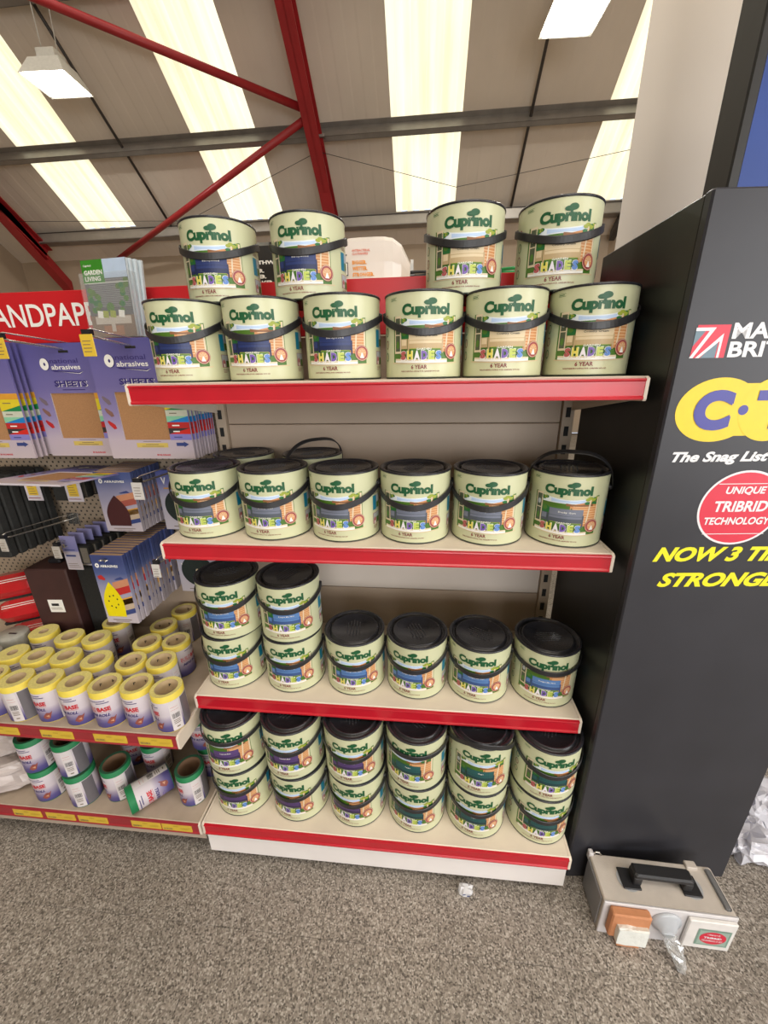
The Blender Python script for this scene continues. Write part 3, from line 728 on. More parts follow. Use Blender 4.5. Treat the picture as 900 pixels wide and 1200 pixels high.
for (xc, yf, zc, n, st, nm) in ((-1.083, .200, 1.130, 5, .017, 'left'), (-.8475, .250, 1.127, 4, .016, 'middle'), (-.6165, .200, 1.129, 9, .0145, 'right')):
    for k in range(n):
        lb_ = '%s sandpaper sheet pack hanging on the %s hook of the top row' % (ords[k], nm)
        if k == 0: lb_ = 'front purple sandpaper sheet pack with brown window, %s hook of the top row' % nm
        sheet_pack(xc + random.uniform(-.0015, .0015), yf + k * st, zc + random.uniform(-.001, .001), lb_, (math.radians(random.uniform(-.4, .4)), 0, math.radians(random.uniform(-.5, .5))), 'sandpaper packs on the %s hook' % nm)
hook(-.8475, 1.408, .24, .095, .012, 'wire hook with yellow price tag in front of the middle sandpaper pack', TICK, (.030, .040))
hook(-.6165, 1.408, .19, .075, .012, 'wire hook with yellow price tag in front of the right sandpaper pack', TICK, (.030, .040))
t = sheet_pack(-.868, .045, 1.100, 'sandpaper pack lying flat across the hooks, white bottom edge forward', (math.radians(-94.5), 0, math.radians(-3)), 'loose sandpaper pack')

# --- black sanding blocks ------------------------------------------------
FOAM = mat('black_foam', (.014, .014, .013), .85, var=.25, scale=120, bump=.3, bscale=600); FOAMG = mat('grey_grit_face', (.13, .115, .095), .9, var=.2, scale=500)
HANGC = grad('hang_card_print', [(0, (.46, .42, .46)), (.45, (.40, .37, .44)), (.5, (.17, .17, .36)), (1, (.22, .21, .40))], 0, .09)
for k in range(6):
    t = empty('sanding_pad', (-1.165 + .001 * k, .152 + k * .030, .842)); tag(t, '%s large black foam sanding pad in the hanging row at far left' % ords[k], 'sanding pad', 'large black sanding pads')
    b = MB(); b.bbox(-.072, .072, 0, .026, 0, .235, FOAM, .004); b.build('foam', t)
    if k == 0:
        b = MB(); b.bbox(-.070, .030, -.0022, -.0002, .012, .085, HANGC, .0005); o = b.build('label_card', t)
        d = Decal(lambda u, v, n: (u, -.0023 - n, v))
        for q in range(3): d.rect(-.06, .022 - q * .006, .022 + q * .009, .0245 + q * .009, SH[3] if q == 1 else GREYT)
        d.build('print', o)
def sponge(x, y, z, h, label, group, card=True):
    t = empty('sanding_sponge', (x, y, z)); tag(t, label, 'sanding sponge', group)
    b = MB(); b.bbox(-.048, .028, 0, .024, 0, h, FOAM, .003); b.build('foam', t)
    b = MB(); b.bbox(.004, .0265, -.0012, .0002, .004, h - .004, FOAMG, .0005); b.build('grit_face', t)
    if card:
        b = MB(); b.bbox(-.050, .000, -.004, -.0018, -.018, h + .035, HANGC, .0004); o = b.build('header_card', t)
        d = Decal(lambda u, v, n: (u, -.0041 - n, v))
        for q in range(3): d.rect(-.045, -.006 - q * .004, -.010 + q * .006, -.0085 + q * .006, GREYT)
        d.rect(-.044, -.012, h * .45, h * .45 + .006, CB['navy']); d.rect(-.044, -.010, h * .8, h * .8 + .003, CB['navy']); d.build('print', o)
    return t
for k in range(5):
    sponge(-.922 + .0035 * k, .203 + k * .028, .803 + .001 * k, .058, '%s black sanding sponge with lilac card in the middle row' % ords[k], 'middle row sanding sponges')
for k in range(4):
    t = sponge(-.905, .205 + k * .033, 1.004, .056, '%s small grey-faced sanding sponge under the flat-lying pack' % ords[k], 'upper row sanding sponges', False)
hook(-1.06, .895, .30, .125, .020, 'long wire hook with clear tag in front of the large black pads', mat('clear_tag', (.45, .42, .38), .25), (.022, .034))
hook(-.955, .862, .19, .172, .012, 'short wire hook with pale tag over the middle sponge row', mat('clear_tag', (.45, .42, .38), .25), (.024, .034))
for x, z, lb_ in ((-1.0, 1.066, 'yellow and white price card hanging left under the flat-lying pack'), (-.875, 1.064, 'yellow price card hanging right under the flat-lying pack')):
    t = empty('price_card', (x, .195, z)); tag(t, lb_, 'price card')
    b = MB(); b.bbox(-.024, .024, -.002, 0, -.058, 0, EDGEW, .0004); b.build('card', t)
    d = Decal(lambda u, v, n: (u, -.0021 - n, v)); d.rect(-.016, .014, -.042, -.002, TICK)
    for q in range(5): d.rect(-.012, .010 - .002 * q, -.038 + q * .007, -.0365 + q * .007, GREYT, 2)
    d.rect(-.020, .018, -.051, -.049, MAROON, 1); d.build('print', t)

# --- detail sheet packs ---------------------------------------------------
DETG = grad('detail_card_print', [(0, (.47, .42, .46)), (.25, (.42, .38, .45)), (.6, (.24, .24, .36)), (.8, (.06, .085, .22)), (1, (.035, .05, .16))], 0, .2)
def detail_pack(w, h, yellow, front):
    b = MB(); b.bbox(-w / 2, w / 2, 0, .0125, 0, h, DETG, .0006); b.box(-w / 2 + .0015, w / 2 - .0015, .001, .012, h, h + .0006, mat('card_kraft_top', (.34, .22, .13), .8))
    d = Decal(lambda u, v, n: (u, -n, v)); x = w / 2
    # bands sweeping across the lower right
    for c, a0, a1 in ((CB['navy'], .15, .22), (ink('band_sand', (.46, .36, .26)), .22, .38), (ink('band_amber', (.60, .30, .05)), .30, .40), (CB['red'] if yellow else ink('band_rust', (.33, .08, .06)), .46, .56), (ink('band_peach', (.50, .22, .12)), .56, .66)):
        d.pl([(-w * .02, h * (a0 - .05)), (x, h * (a0 + .02)), (x, h * (a1 + .02)), (-w * .02, h * (a1 - .05))], c, 1)
    pad = ink('pad_yellow', (.72, .60, .0)) if yellow else ink('pad_maroon', (.055, .012, .014))
    cx = -.012 if yellow else -.008
    P = []
    W_ = w * .32; H0, H1 = h * .10, h * .62
    for i in range(13):
        s = i / 12; ww = W_ * (1 - max(0, (s - .30) / .70) ** 2.0) * (.92 + .08 * math.sin(s * PI)); P.append((cx - ww, H0 + (H1 - H0) * s))
    Q = [(2 * cx - u, v) for u, v in reversed(P)][1:]
    d.pl(P + Q, pad, 3)
    if yellow:
        for i in range(7): a = 2 * PI * i / 7 + .4; d.cdisc(cx + .014 * math.cos(a), h * .33 + .020 * math.sin(a), .0024, .0030, BLK, 4, 8)
    d.cdisc(-w * .34, h * .855, .006, .007, WHITE, 2, 16); d.cdisc(-w * .34, h * .855, .002, .0025, CB['navy'], 3, 8)
    d.text('NATIONAL', -w * .25, h * .875, w * .24, h * .905, CB['navy'], 2, bold=.02, res=1); d.text('ABRASIVES', -w * .25, h * .83, w * .30, h * .865, WHITE, 2, bold=.03, res=1)
    if yellow: d.pl([(-w * .42, h * .70), (-w * .30, h * .72), (-w * .20, h * .67), (-w * .22, h * .64), (-w * .40, h * .66)], CB['red'], 2)
    d.pl([(w * .08, h * .66), (w * .30, h * .70), (w * .38, h * .665), (w * .12, h * .65)], CB['navy'], 3)
    d.rect(-w * .30, w * .30, h * .045, h * .055, GREYT, 2); d.rect(-w * .22, w * .22, h * .02, h * .027, GREYT, 2)
    return b, d
_dl = detail_pack(.095, .215, True, True); _du = detail_pack(.112, .178, False, True)
def det(key, pr, x, y, z, label, group, rz=0):
    t = empty('detail_sander_sheets', (x, y, z), rz); tag(t, label, 'sanding sheets', group)
    c = cached(key + 'c', lambda: pr[0], 'card', t); cached(key + 'd', lambda: pr[1], 'print', c)
for k in range(14): det('dl', _dl, -.7505 + random.uniform(-.003, .003), .108 + k * .0165, .668 + .0004 * k, ('front detail sander pack with yellow perforated pad, below the upper pack' if k == 0 else 'detail sander pack with yellow pad, %s from the front of the lower row' % (ords + ['eleventh', 'twelfth', 'thirteenth', 'fourteenth'])[k]), 'lower row detail sander packs', random.uniform(-.01, .01))
for k in range(8): det('du', _du, -.766 + random.uniform(-.002, .002), .213 + k * .0165, .910 + .0003 * k, ('front detail sander pack with dark maroon pad in the upper row' if k == 0 else '%s detail sander pack from the front in the upper row' % ords[k]), 'upper row detail sander packs', random.uniform(-.01, .01))
hook(-.7505, .868, .10, .085, .004, 'bare wire hook end poking through the front yellow-pad pack')
hook(-.60, 1.082, .26, .10, .006, 'wire hook with white torn tag beside the leftmost grey-label tin', mat('white_tag', (.55, .53, .50), .4), (.028, .040))
hook(-.6, .858, .26, .10, .006, 'wire hook with pale tag under the second shelf left end', mat('white_tag', (.55, .53, .50), .4), (.022, .034))
# --- disc packs --------------------------------------------------------------
DISCG = grad('disc_card_print', [(0, (.50, .46, .50)), (.55, (.42, .40, .48)), (.8, (.16, .17, .38)), (1, (.06, .08, .28))], 0, .19); DISCM = mat('grit_disc', (.010, .018, .014), .8, var=.2, scale=200)
def disc_pack(x, y, z, h, label):
    t = empty('disc_pack', (x, y, z)); tag(t, label, 'sanding discs', None)
    b = MB(); b.bbox(-.068, .068, 0, .012, 0, h, DISCG, .001); b.build('card', t)
    b = MB(); cz = .078; k = 40
    ro, ri = .054, .008
    r0 = [(ro * math.cos(2 * PI * i / k), -.0002, cz + ro * math.sin(2 * PI * i / k)) for i in range(k)]; r1 = [(ro * math.cos(2 * PI * i / k), -.003, cz + ro * math.sin(2 * PI * i / k)) for i in range(k)]
    r2_ = [(ri * math.cos(2 * PI * i / k), -.003, cz + ri * math.sin(2 * PI * i / k)) for i in range(k)]; r3 = [(ri * math.cos(2 * PI * i / k), -.0002, cz + ri * math.sin(2 * PI * i / k)) for i in range(k)]
    b.loft([r3, r2_, r1, r0], DISCM); b.build('sanding_disc', t)
    d = Decal(lambda u, v, n: (u, -n, v)); d.pl([(-.054, h - .022), (-.050, h - .022), (-.046, h - .035), (-.042, h - .022), (-.038, h - .022), (-.046, h - .045)], WHITE, 1); d.cdisc(0, cz, .0075, .0075, BORD, 1, 16)
    d.rect(-.05, .0, h - .058, h - .054, CB['orange'], 1); d.rect(-.04, .04, .010, .0125, GREYT, 1); d.build('print', t)
disc_pack(-.628, .296, .885, .19, 'white card pack with black sanding disc behind the leftmost grey-label tin')
disc_pack(-.618, .296, .664, .115 + .01, 'white card pack with black sanding disc under the second shelf left end')

# --- boxes and bags on the left shelf -----------------------------------------
DKBOX = mat('dark_brown_box', (.045, .016, .014), .55, var=.15, scale=18)
t = empty('block_case', (-1.06, .20, ZL + .001), .06); tag(t, 'dark brown case with a small white barcode label standing behind the rolls', 'box')
b = MB(); b.bbox(-.068, .068, 0, .10, 0, .302, DKBOX, .004); b.build('case_body', t)
b = MB(); b.bbox(-.020, .028, -.0012, .0, .150, .195, WHITE, .0003); o = b.build('label', t)
d = Decal(lambda u, v, n: (u, -.0013 - n, v)); d.rect(-.010, .014, .173, .182, BLK); d.rect(-.015, .022, .160, .1615, GREYT); d.rect(-.015, .020, .165, .1665, GREYT); d.build('print', o)
b = MB(); b.bbox(-.02, .02, .04, .09, .302, .318, BLACKP, .004); b.build('hanger_tab', t)
t = empty('dark_pad_pack', (-.955, .232, ZL + .001), -.05); tag(t, 'black foam pad pack standing in shadow right of the brown case', 'sanding pad')
b = MB(); b.bbox(-.034, .034, 0, .09, 0, .30, FOAM, .006); b.build('foam', t)
REDG = mat('red_gloss_plastic', (.42, .006, .010), .22, var=.05, coat=.4)
def red_pack(x, y, z, rot, label):
    t = empty('red_sanding_block', (x, y, z)); t.rotation_euler = rot; tag(t, label, 'sanding block', 'red plastic sanding blocks')
    b = MB(); rings = []
    for i in range(13):
        a = i / 12; xx = -.085 + .17 * a; e = (1 - abs(2 * a - 1) ** 6)
        rings.append([(xx, -.035 * (.6 + .4 * e), 0), (xx, -.042 * (.6 + .4 * e), .030), (xx, -.030 * (.6 + .4 * e), .030 + .022 * e), (xx, .0, .038 + .028 * e), (xx, .030 * (.6 + .4 * e), .030 + .022 * e), (xx, .042 * (.6 + .4 * e), .030), (xx, .035 * (.6 + .4 * e), 0)])
    b.loft(rings, REDG, True, True, False); b.build('shell', t)
    b = MB(); b.bbox(-.08, .08, -.034, .034, -.012, -.0005, FOAM, .002); b.build('foam_sole', t)
    b = MB(); 
    for q in (-.022, -.016): b.box(-.06, .062, q - .0008, q + .0008, .0505 + (q + .03) * .6, .0525 + (q + .03) * .6, WHITE)
    b.build('highlight_lines', t)  # white lines painted as highlights on the glossy red shell
red_pack(-1.215, .250, ZL + .205, (math.radians(20), math.radians(-6), math.radians(22)), 'upper red plastic sanding block at the left edge')
red_pack(-1.20, .250, ZL + .120, (math.radians(20), math.radians(-6), math.radians(22)), 'second red plastic sanding block down at the left edge')
red_pack(-1.185, .250, ZL + .036, (math.radians(20), math.radians(-6), math.radians(22)), 'lowest red plastic sanding block, hidden behind the grey pads')

# --- sanding rolls --------------------------------------------------------------
RR, RH = .0385, .112
LABG = grad('roll_label_print', [(0, (.055, .045, .19)), (.18, (.10, .085, .25)), (.44, (.38, .33, .42)), (.55, (.53, .48, .52)), (1, (.56, .51, .54))], 0, .095)
RYEL = mat('roll_yellow', (.68, .54, .07), .6, var=.05, scale=60); RYEL2 = mat('roll_yellow_wound_edge', (.66, .58, .20), .8, var=.10, scale=200); CORE = mat('cardboard_core', (.42, .31, .18), .85, var=.08, scale=80)
RGRN = mat('roll_green', (.005, .17, .055), .6, var=.06, scale=60); RGRN2 = mat('roll_green_edge', (.02, .10, .05), .85); DKCORE = mat('dark_core', (.16, .09, .05), .9)
def roll_coil(ri, side, edge):
    b = MB(); n = 36; b.lathe([(RR, .0), (RR, RH - .0012), (RR - .0012, RH)], side, n); b.lathe([(RR - .0012, RH), (ri, RH - .0005)], edge, n, False); b.lathe([(ri, 0), (RR, 0)], edge, n, False)
    return b
def roll_core(ri, m):
    b = MB(); n = 32; b.lathe([(ri + .0001, RH - .0008), (ri - .0018, RH - .001), (ri - .0018, .001), (ri, .001)], m, n)
    d = Decal(lambda u, v, nn: ((ri - .0019 - nn) * math.sin(u / ri), (ri - .0019 - nn) * math.cos(u / ri), v), .004)
    b.lathe([(0, .004), (ri - .0018, .004)], m, n, False)
    return b
def core_marks(ri):
    d = Decal(lambda u, v, nn: ((ri - .0020 - nn) * math.sin(u / ri), (ri - .0020 - nn) * math.cos(u / ri), v), .004)
    for a in (-.9, .25, 1.3): d.text('P', a * ri - .003, RH - .020, a * ri + .0035, RH - .012, BLK, 1, bold=.02, res=1)
    return d
CR_ = cyl(RR + .0004)
def roll_label():
    b = MB(); n = 36; b.lathe([(RR + .0002, .0015), (RR + .0004, .002), (RR + .0004, .0935), (RR + .0002, .094)], LABG, n); return b
def roll_print():
    d = Decal(CR_, .003); RED_ = ink('letter_red', (.5, .02, .03)); NV = ink('letter_indigo', (.03, .02, .14))
    d.text('BUILD', -.044, .0555, -.015, .0685, ink('letter_red_thin', (.52, .06, .06)), 1, res=2, bold=.01, tilt=0); d.text('BASE', -.0135, .0555, .018, .0685, RED_, 1, res=2, bold=.05)
    d.strip(-.044, .018, .0525, .0533, RED_, 1)
    d.text('MINI ROLL', -.040, .0390, .014, .0480, NV, 1, res=2, bold=.04, shear=.3)
    for k, (a, c) in enumerate(((-.030, .010), (-.012, .018))): d.strip(a, c, .0865 - k * .0062, .0885 - k * .0062, NV, 1)
    d.pl([(.002, .018), (.007, .027), (.013, .033), (.020, .031), (.026, .036), (.022, .025), (.018, .014), (.010, .012)], mat('sander_photo', (.24, .06, .045), .6), 2); d.pl([(.010, .022), (.018, .026), (.017, .018)], mat('hand_photo', (.50, .26, .16), .6), 3)
    d.strip(-.030, -.010, .030, .0313, SH[3], 1); d.strip(-.030, -.006, .026, .0270, SH[3], 1)
    # barcode panel
    d.strip(.043, .068, .003, .093, ink('label_white', (.62, .58, .58)), 1)
    random.seed(3); u = .047
    while u < .065: w_ = random.uniform(.0005, .0014); d.rect(u, min(u + w_, .065), .040, .055, BLK, 2); u += w_ + random.uniform(.0005, .0012)
    for v in (.033, .028, .023): d.rect(.048, .063, v, v + .002, GREYT, 2)
    d.rect(.052, .060, .011, .0145, GREYT, 2); d.rect(.046, .064, .066, .0665, RED_, 2); d.rect(.046, .062, .0745, .0753, RED_, 2)
    # instruction panel: green and amber column
    d.strip(.072, .100, .003, .093, ink('panel_grey', (.13, .12, .13)), 1); d.strip(-.075, -.066, .012, .080, CB['green'], 2); d.strip(-.060, -.052, .012, .080, ink('band_amber', (.60, .30, .05)), 2)
    return d
def roll(x, y, z, rot, core, label, green=False, euler=None, group=None):
    t = empty('sanding_roll', (x, y, z)); t.rotation_euler = euler or (0, 0, math.radians(rot)); tag(t, label, 'sanding roll', group or ('green-ended sanding rolls' if green else 'yellow sanding rolls'))
    cached('coil%s%s' % (core, green), lambda: roll_coil(core, RGRN if green else RYEL, RGRN2 if green else RYEL2), 'abrasive_coil', t)
    c = cached('core%s%s' % (core, green), lambda: roll_core(core, DKCORE if green else CORE), 'core', t)
    if core > .022 and not green: cached('cmk%s' % core, lambda: core_marks(core), 'core_marks', c)
    l = cached('rlab', roll_label, 'label', t); cached('rpr', roll_print, 'print', l)
    return t
B_, M_, S_ = .0275, .021, .013
ROLLS = [(-1.045, -.035, 10, B_, 'front row, cut off at the left frame edge'), (-.962, -.041, -66, M_, 'front row, barcode facing out, left end'), (-.880, -.036, -2, M_, 'front row, second full one from left'),
 (-.795, -.040, 10, M_, 'front row, third full one, solid wide core rim'), (-.710, -.040, 16, B_, 'front row, fourth full one from left'), (-.627, -.034, 2, B_, 'front row, next to the corner roll'), (-.541, -.040, -32, B_, 'front right corner, barcode to the right'),
 (-1.074, .052, 30, S_, 'second row, left end with small core'), (-.990, .046, 20, M_, 'second row, second from left'), (-.905, .052, 0, M_, 'second row, third from left'), (-.805, .045, 10, M_, 'second row, fourth from left'), (-.702, .046, 24, B_, 'second row, marked core, fifth from left'), (-.619, .056, 6, B_, 'second row, right end with marked core'),
 (-.629, .142, 104, B_, 'third row, right end, green and amber stripes on its label'), (-1.074, .152, 15, S_, 'third row, left end with tiny core'), (-.972, .136, 4, M_, 'third row, second from left'), (-.882, .136, 10, M_, 'third row, third from left'), (-.713, .130, -2, B_, 'third row, standing before the yellow-pad packs'),
 (-.716, .214, 12, B_, 'fourth row, marked core, right of the yellow-pad packs'), (-.700, .300, -50, B_, 'at the very back right, barcode side out'), (-.885, .222, 8, B_, 'fourth row, in shadow beneath the front yellow-pad pack')]
for x, y, r_, c_, lb_ in ROLLS: roll(x, y, ZL + .0006, r_, c_, 'yellow-topped sanding roll, ' + lb_)
GREYR = mat('grey_disc_roll', (.30, .29, .25), .8, var=.12, scale=60)
for x, y, lb_ in ((-1.168, .135, 'grey round pad topping at left edge, nearest the red blocks'), (-1.155, .040, 'grey round pad topping at left edge, front one')):
    t = empty('grey_foam_disc_stack', (x, y, ZL + .0006)); tag(t, lb_, 'foam disc')
    b = MB(); b.lathe([(0, 0), (.040, 0), (.042, .003), (.042, .108), (.040, .112), (0, .1125)], GREYR, 32); b.build('foam', t)
    d = MB(); d.box(-.004, .022, -.006, .0, .1125, .1131, BLK); d.build('printed_mark', t)
G = .1545
for x, y, z, r_, lb_ in ((-1.003, -.030, 0, 8, 'green-ended roll, lower one of the left stack'), (-1.008, -.028, 1, 6, 'green-ended roll, upper one of the left stack'), (-.885, -.036, 0, -60, 'green-ended roll with barcode out, lower one of the second stack'), (-.893, -.030, 1, -52, 'green-ended roll with barcode out, upper one of the second stack'),
                     (-.790, -.012, 0, -36, 'single green-ended roll with dark open core, left of the lying one'), (-.562, -.006, 0, -32, 'single green-ended roll with open core at the right end'), (-.725, .072, 0, 0, 'green-ended roll standing behind the lying one'),
                     (-.548, .085, 0, 14, 'lower roll of the purple pair beside the paint tins'), (-.556, .083, 1, 14, 'upper roll of the purple pair beside the paint tins'), (-.82, .10, 0, 20, 'green-ended roll in deep shadow behind the second stack')):
    roll(x, y, G + z * (RH + .0006), r_, .0305, lb_, True)
roll(-.738, -.062, G + RR + .001, 0, .0305, 'green-ended roll lying on its side at the front of the bottom shelf', True, None).rotation_euler = Matrix.Rotation(math.radians(0), 3, 'Z').to_euler()
lying = bpy.data.objects[[o.name for o in bpy.data.objects if o.get('label', '').startswith('green-ended roll lying')][0]]
ax = Vector((.070, .082, 0)).normalized()      # from the green end towards the far end
zl = -ax; yl = Vector((0, 0, 1)); xl = yl.cross(zl).normalized()
Mx = Matrix((xl, yl, zl)).transposed().to_4x4() @ Matrix.Rotation(math.radians(100), 4, 'Z'); p0 = Vector((-.722, -.070, G + RR + .0008)) - zl * RH
Mx.translation = p0; lying.matrix_world = Mx; lying.rotation_euler = Mx.to_euler(); lying.location = p0

# white polythene dust-sheet packs at lower left
BAGM = mat('white_polythene', (.50, .44, .42), .35, var=.08, scale=14, bump=.3, bscale=40)
def crumple(name, dims, m, seed, parent, amp=.12, n=14, pinch=0):
    random.seed(seed); ph = [(random.uniform(3, 9), random.uniform(0, 6), random.uniform(3, 9), random.uniform(0, 6), Vector((random.gauss(0, 1), random.gauss(0, 1), random.gauss(0, 1))).normalized()) for _ in range(9)]
    b = MB(); rings = []
    for i in range(n + 1):
        th = PI * i / n; ring = []
        for j in range(2 * n):
            f = 2 * PI * j / (2 * n)
            dx, dy, dz = math.sin(th) * math.cos(f), math.sin(th) * math.sin(f), math.cos(th)
            k = 1 + amp * sum(abs(math.sin(q[0] * Vector((dx, dy, dz)).dot(q[4]) + q[1])) - .6 for q in ph) * .4
            sx = lambda c: math.copysign(abs(c) ** .6, c)
            z = sx(dz) * dims[2] * k; 
            ring.append((sx(dx) * dims[0] * k, sx(dy) * dims[1] * k, max(z, -dims[2] * .96)))
        rings.append(ring)
    b.loft(rings, m, True, True, False); o = b.build(name, parent); return o
for x, y, z, dm, rz, lb_ in ((-1.155, -.010, G + .052, (.085, .060, .050), .5, 'white polythene dust-sheet pack, lower one at the left edge of the bottom shelf'), (-1.165, .03, G + .147, (.082, .055, .044), .2, 'white polythene dust-sheet pack lying on top of the other at the left edge')):
    t = empty('dust_sheet_pack', (x, y, z), rz); tag(t, lb_, 'plastic pack', 'white polythene packs'); crumple('wrapped_sheet', dm, BAGM, int(x * -1000), t, .24, 18)
    if z < .25:
        d = Decal(lambda u, v, n: (u, -.0625 - n, v)); d.pl([(-.06, -.012), (-.035, -.008), (-.012, .014), (-.040, .012)], CB['navy'], 4); d.pl([(-.06, -.022), (-.01, -.012), (-.01, -.008), (-.06, -.018)], CB['navy'], 4); d.build('print', t)

# --- leaflet holder ------------------------------------------------------------
CLEAR = mat('clear_acrylic', (.85, .9, .88), .06, trans=.5, var=0, alpha=.13)
t = empty('leaflet_holder', (-.694, .255, 1.4335), -.10); t.rotation_euler = (math.radians(-3), 0, -.12); tag(t, 'clear acrylic holder full of garden leaflets in front of the red header', 'leaflet holder')
b = MB(); b.box(-.074, .074, -.003, 0, 0, .150, CLEAR); b.box(-.074, -.071, 0, .045, 0, .150, CLEAR); b.box(.071, .074, 0, .045, 0, .150, CLEAR); b.box(-.074, .074, .042, .045, 0, .17, CLEAR); b.box(-.074, .074, 0, .045, -.003, 0, CLEAR); b.build('acrylic_box', t)
LW, LH = .066, .176
def leaflet_print():
    d = Decal(lambda u, v, n: (u, -n, v))
    d.rect(-LW, LW, 0, LH, ink('leaf_wall', (.10, .10, .11)), 0)
    for k in range(16): d.rect(-LW * .8, LW * .95, .070 + k * .004, .0715 + k * .004, ink('leaf_wall_line', (.26, .26, .27)), 1)
    random.seed(11)
    for k in range(26):
        s = -1 if k % 2 else 1; d.cdisc(s * random.uniform(.030, .058), random.uniform(.060, .128), .008, .007, (HILL, LAWN, GREEN2)[k % 3], 2 + k * .1, 8)
    d.rect(-.010, LW, .134, LH, ink('leaf_sky', (.42, .52, .66)), 5); d.rect(-LW, -.002, .124, LH, ink('leaf_green_block', (.03, .20, .012)), 6)
    d.rect(-LW, LW, 0, .050, ink('leaf_floor', (.20, .13, .09)), 2); d.rect(-.052, .056, .030, .048, ink('leaf_sofa', (.50, .44, .38)), 3); d.rect(-.030, .030, .004, .026, ink('leaf_table', (.34, .16, .09)), 4); d.rect(-.006, .006, .012, .030, ink('leaf_sofa', (.5, .44, .38)), 5)
    for u, c in ((-.034, WHITE), (-.018, YLW), (.004, YLW), (.030, WHITE)): d.pl([(u - .009, .046), (u + .008, .044), (u + .010, .060), (u - .007, .062)], c, 5)
    d.cdisc(0, .068, .012, .012, LAWN, 3, 10); d.rect(-LW, LW, .1235, .1248, WHITE, 7)
    d.text('GARDEN', -.060, .143, -.006, .1535, WHITE, 8, bold=.03, res=2); d.text('LIVING', -.060, .1290, -.013, .1395, WHITE, 8, bold=.03, res=2); d.text('Cuprinol', -.060, .160, -.036, .166, WHITE, 8, bold=.02, res=1)
    return d
for k in range(4):
    l = empty('garden_leaflet', (0, 0, 0)); l.location = (-.694 + (.0, .004, .008, .012)[k], .259 + k * .009, 1.4365 + .001 * k); l.rotation_euler = (math.radians(-3), (0, .01, .035, .06)[k], -.12)
    tag(l, ('front garden leaflet with green title block and sofa picture' if k == 0 else '%s garden leaflet in the clear holder, mostly hidden' % ords[k]), 'leaflet', 'garden leaflets')
    b = MB(); b.box(-LW, LW, 0, .006, 0, LH, ink('leaf_paper', (.55, .62, .66))); o = b.build('pages', l)
    if k == 0: leaflet_print().build('cover_print', l)

# --- wipes packs standing on top of the gondola --------------------------------------
capt = MB(); capt.bbox(-1.0, 1.0, -.03, .45, 0, .02, CREAM, .002)
cp = capt.build('gondola_top_deck', None, (-.5, .392, 1.541)); tag(cp, 'cream top deck behind the red header board', 'shelf')
WR = mat('white_wrap', (.72, .66, .60), .25, var=.03, scale=10, coat=.3); WBK = mat('black_wrap', (.012, .012, .013), .3, coat=.3)
def wipes(x, w, m, label, fn):
    t = empty('wipes_pack', (x, .50, 1.5615)); tag(t, label, 'wipes pack', 'wipes packs')
    b = MB(); rings = []; n = 10
    for i in range(n + 1):
        a = i / n; xx = -w / 2 + w * a; e = 1 - abs(2 * a - 1) ** 5; hh = .060 + .064 * e; yy = .040 + .012 * e
        rings.append([(xx, -yy, .004), (xx, -yy - .002, hh * .5), (xx, -yy, hh * .9), (xx, -yy * .7, hh), (xx, yy * .7, hh), (xx, yy, hh * .9), (xx, yy, .004)])
    b.loft(rings, m, True, True, False); b.build('wrap', t)
    b = MB(); b.box(w / 2, w / 2 + .012, -.03, .03, .03, .034, mat('film_end', (.6, .6, .58), .2)); b.box(w / 2, w / 2 + .008, -.001, .001, .01, .075, mat('film_end', (.6, .6, .58), .2)); b.build('sealed_end', t)
    d = Decal(lambda u, v, n_: (u, -.0545 - n_, v)); fn(d); d.build('print', t)
ORG = ink('print_orange', (.75, .28, .03)); ORR = ink('print_orange_red', (.60, .10, .05))
def pw(d):
    d.text('XXL', -.104, .078, -.054, .092, BLK, 1, bold=.03, res=1); d.rect(-.128, -.052, .030, .062, BLK, 1); d.rect(-.126, -.054, .032, .060, WHITE, 2)
    d.text('ULTRA', -.124, .047, -.058, .058, BLK, 3, bold=.03, res=1); d.text('GRIME', -.124, .034, -.058, .045, BLK, 3, bold=.03, res=1)
    d.text('ANTIBACTERIAL', -.040, .0865, .010, .0920, ORR, 1, bold=.02, res=1); d.text('CLOTHWIPES', -.040, .0785, .004, .0840, ORR, 1, bold=.02, res=1)
    for k, s_ in enumerate(('BIGGER.', 'WETTER.', 'STRONGER.')): d.text(s_, -.040, .056 - k * .0145, (.0, .002, .020)[k], .0660 - k * .0145, ORG, 1, bold=.04, res=1)
def pk(d):
    d.text('CLOTHWIPES', -.062, .066, .062, .076, WHITE, 1, bold=.04, res=1)
    for k, s_ in enumerate(('BIGGER.', 'WETTER.', 'STRONGER.')): d.text(s_, -.062, .046 - k * .0145, (-.005, .0, .02)[k], .0560 - k * .0145, WHITE, 1, bold=.05, res=1)
wipes(-.060, .235, WR, 'white pack of XXL antibacterial cloth wipes with orange words behind the top tins', pw)
wipes(-.345, .150, WBK, 'black-faced cloth wipes pack seen between the two left perched tins', pk)
for x, m, lb_ in ((.30, mat('green_cord', (.01, .25, .06), .5), 'coil of green cord on the top deck behind the cream-label tins'), (.035, BLACKP, 'coil of black cable on the top deck left of the cream-label tins')):
    t = empty('cord_coil', (x + .03, .50, 1.5615)); tag(t, lb_, 'cord'); b = MB()
    b.tube([((.05 + .002 * math.sin(a * .37)) * math.cos(a), (.035) * math.sin(a), .005 + .0022 * a / 1.2) for a in [i * .3 for i in range(70)]], .004, m, 6); b.build('coil', t)

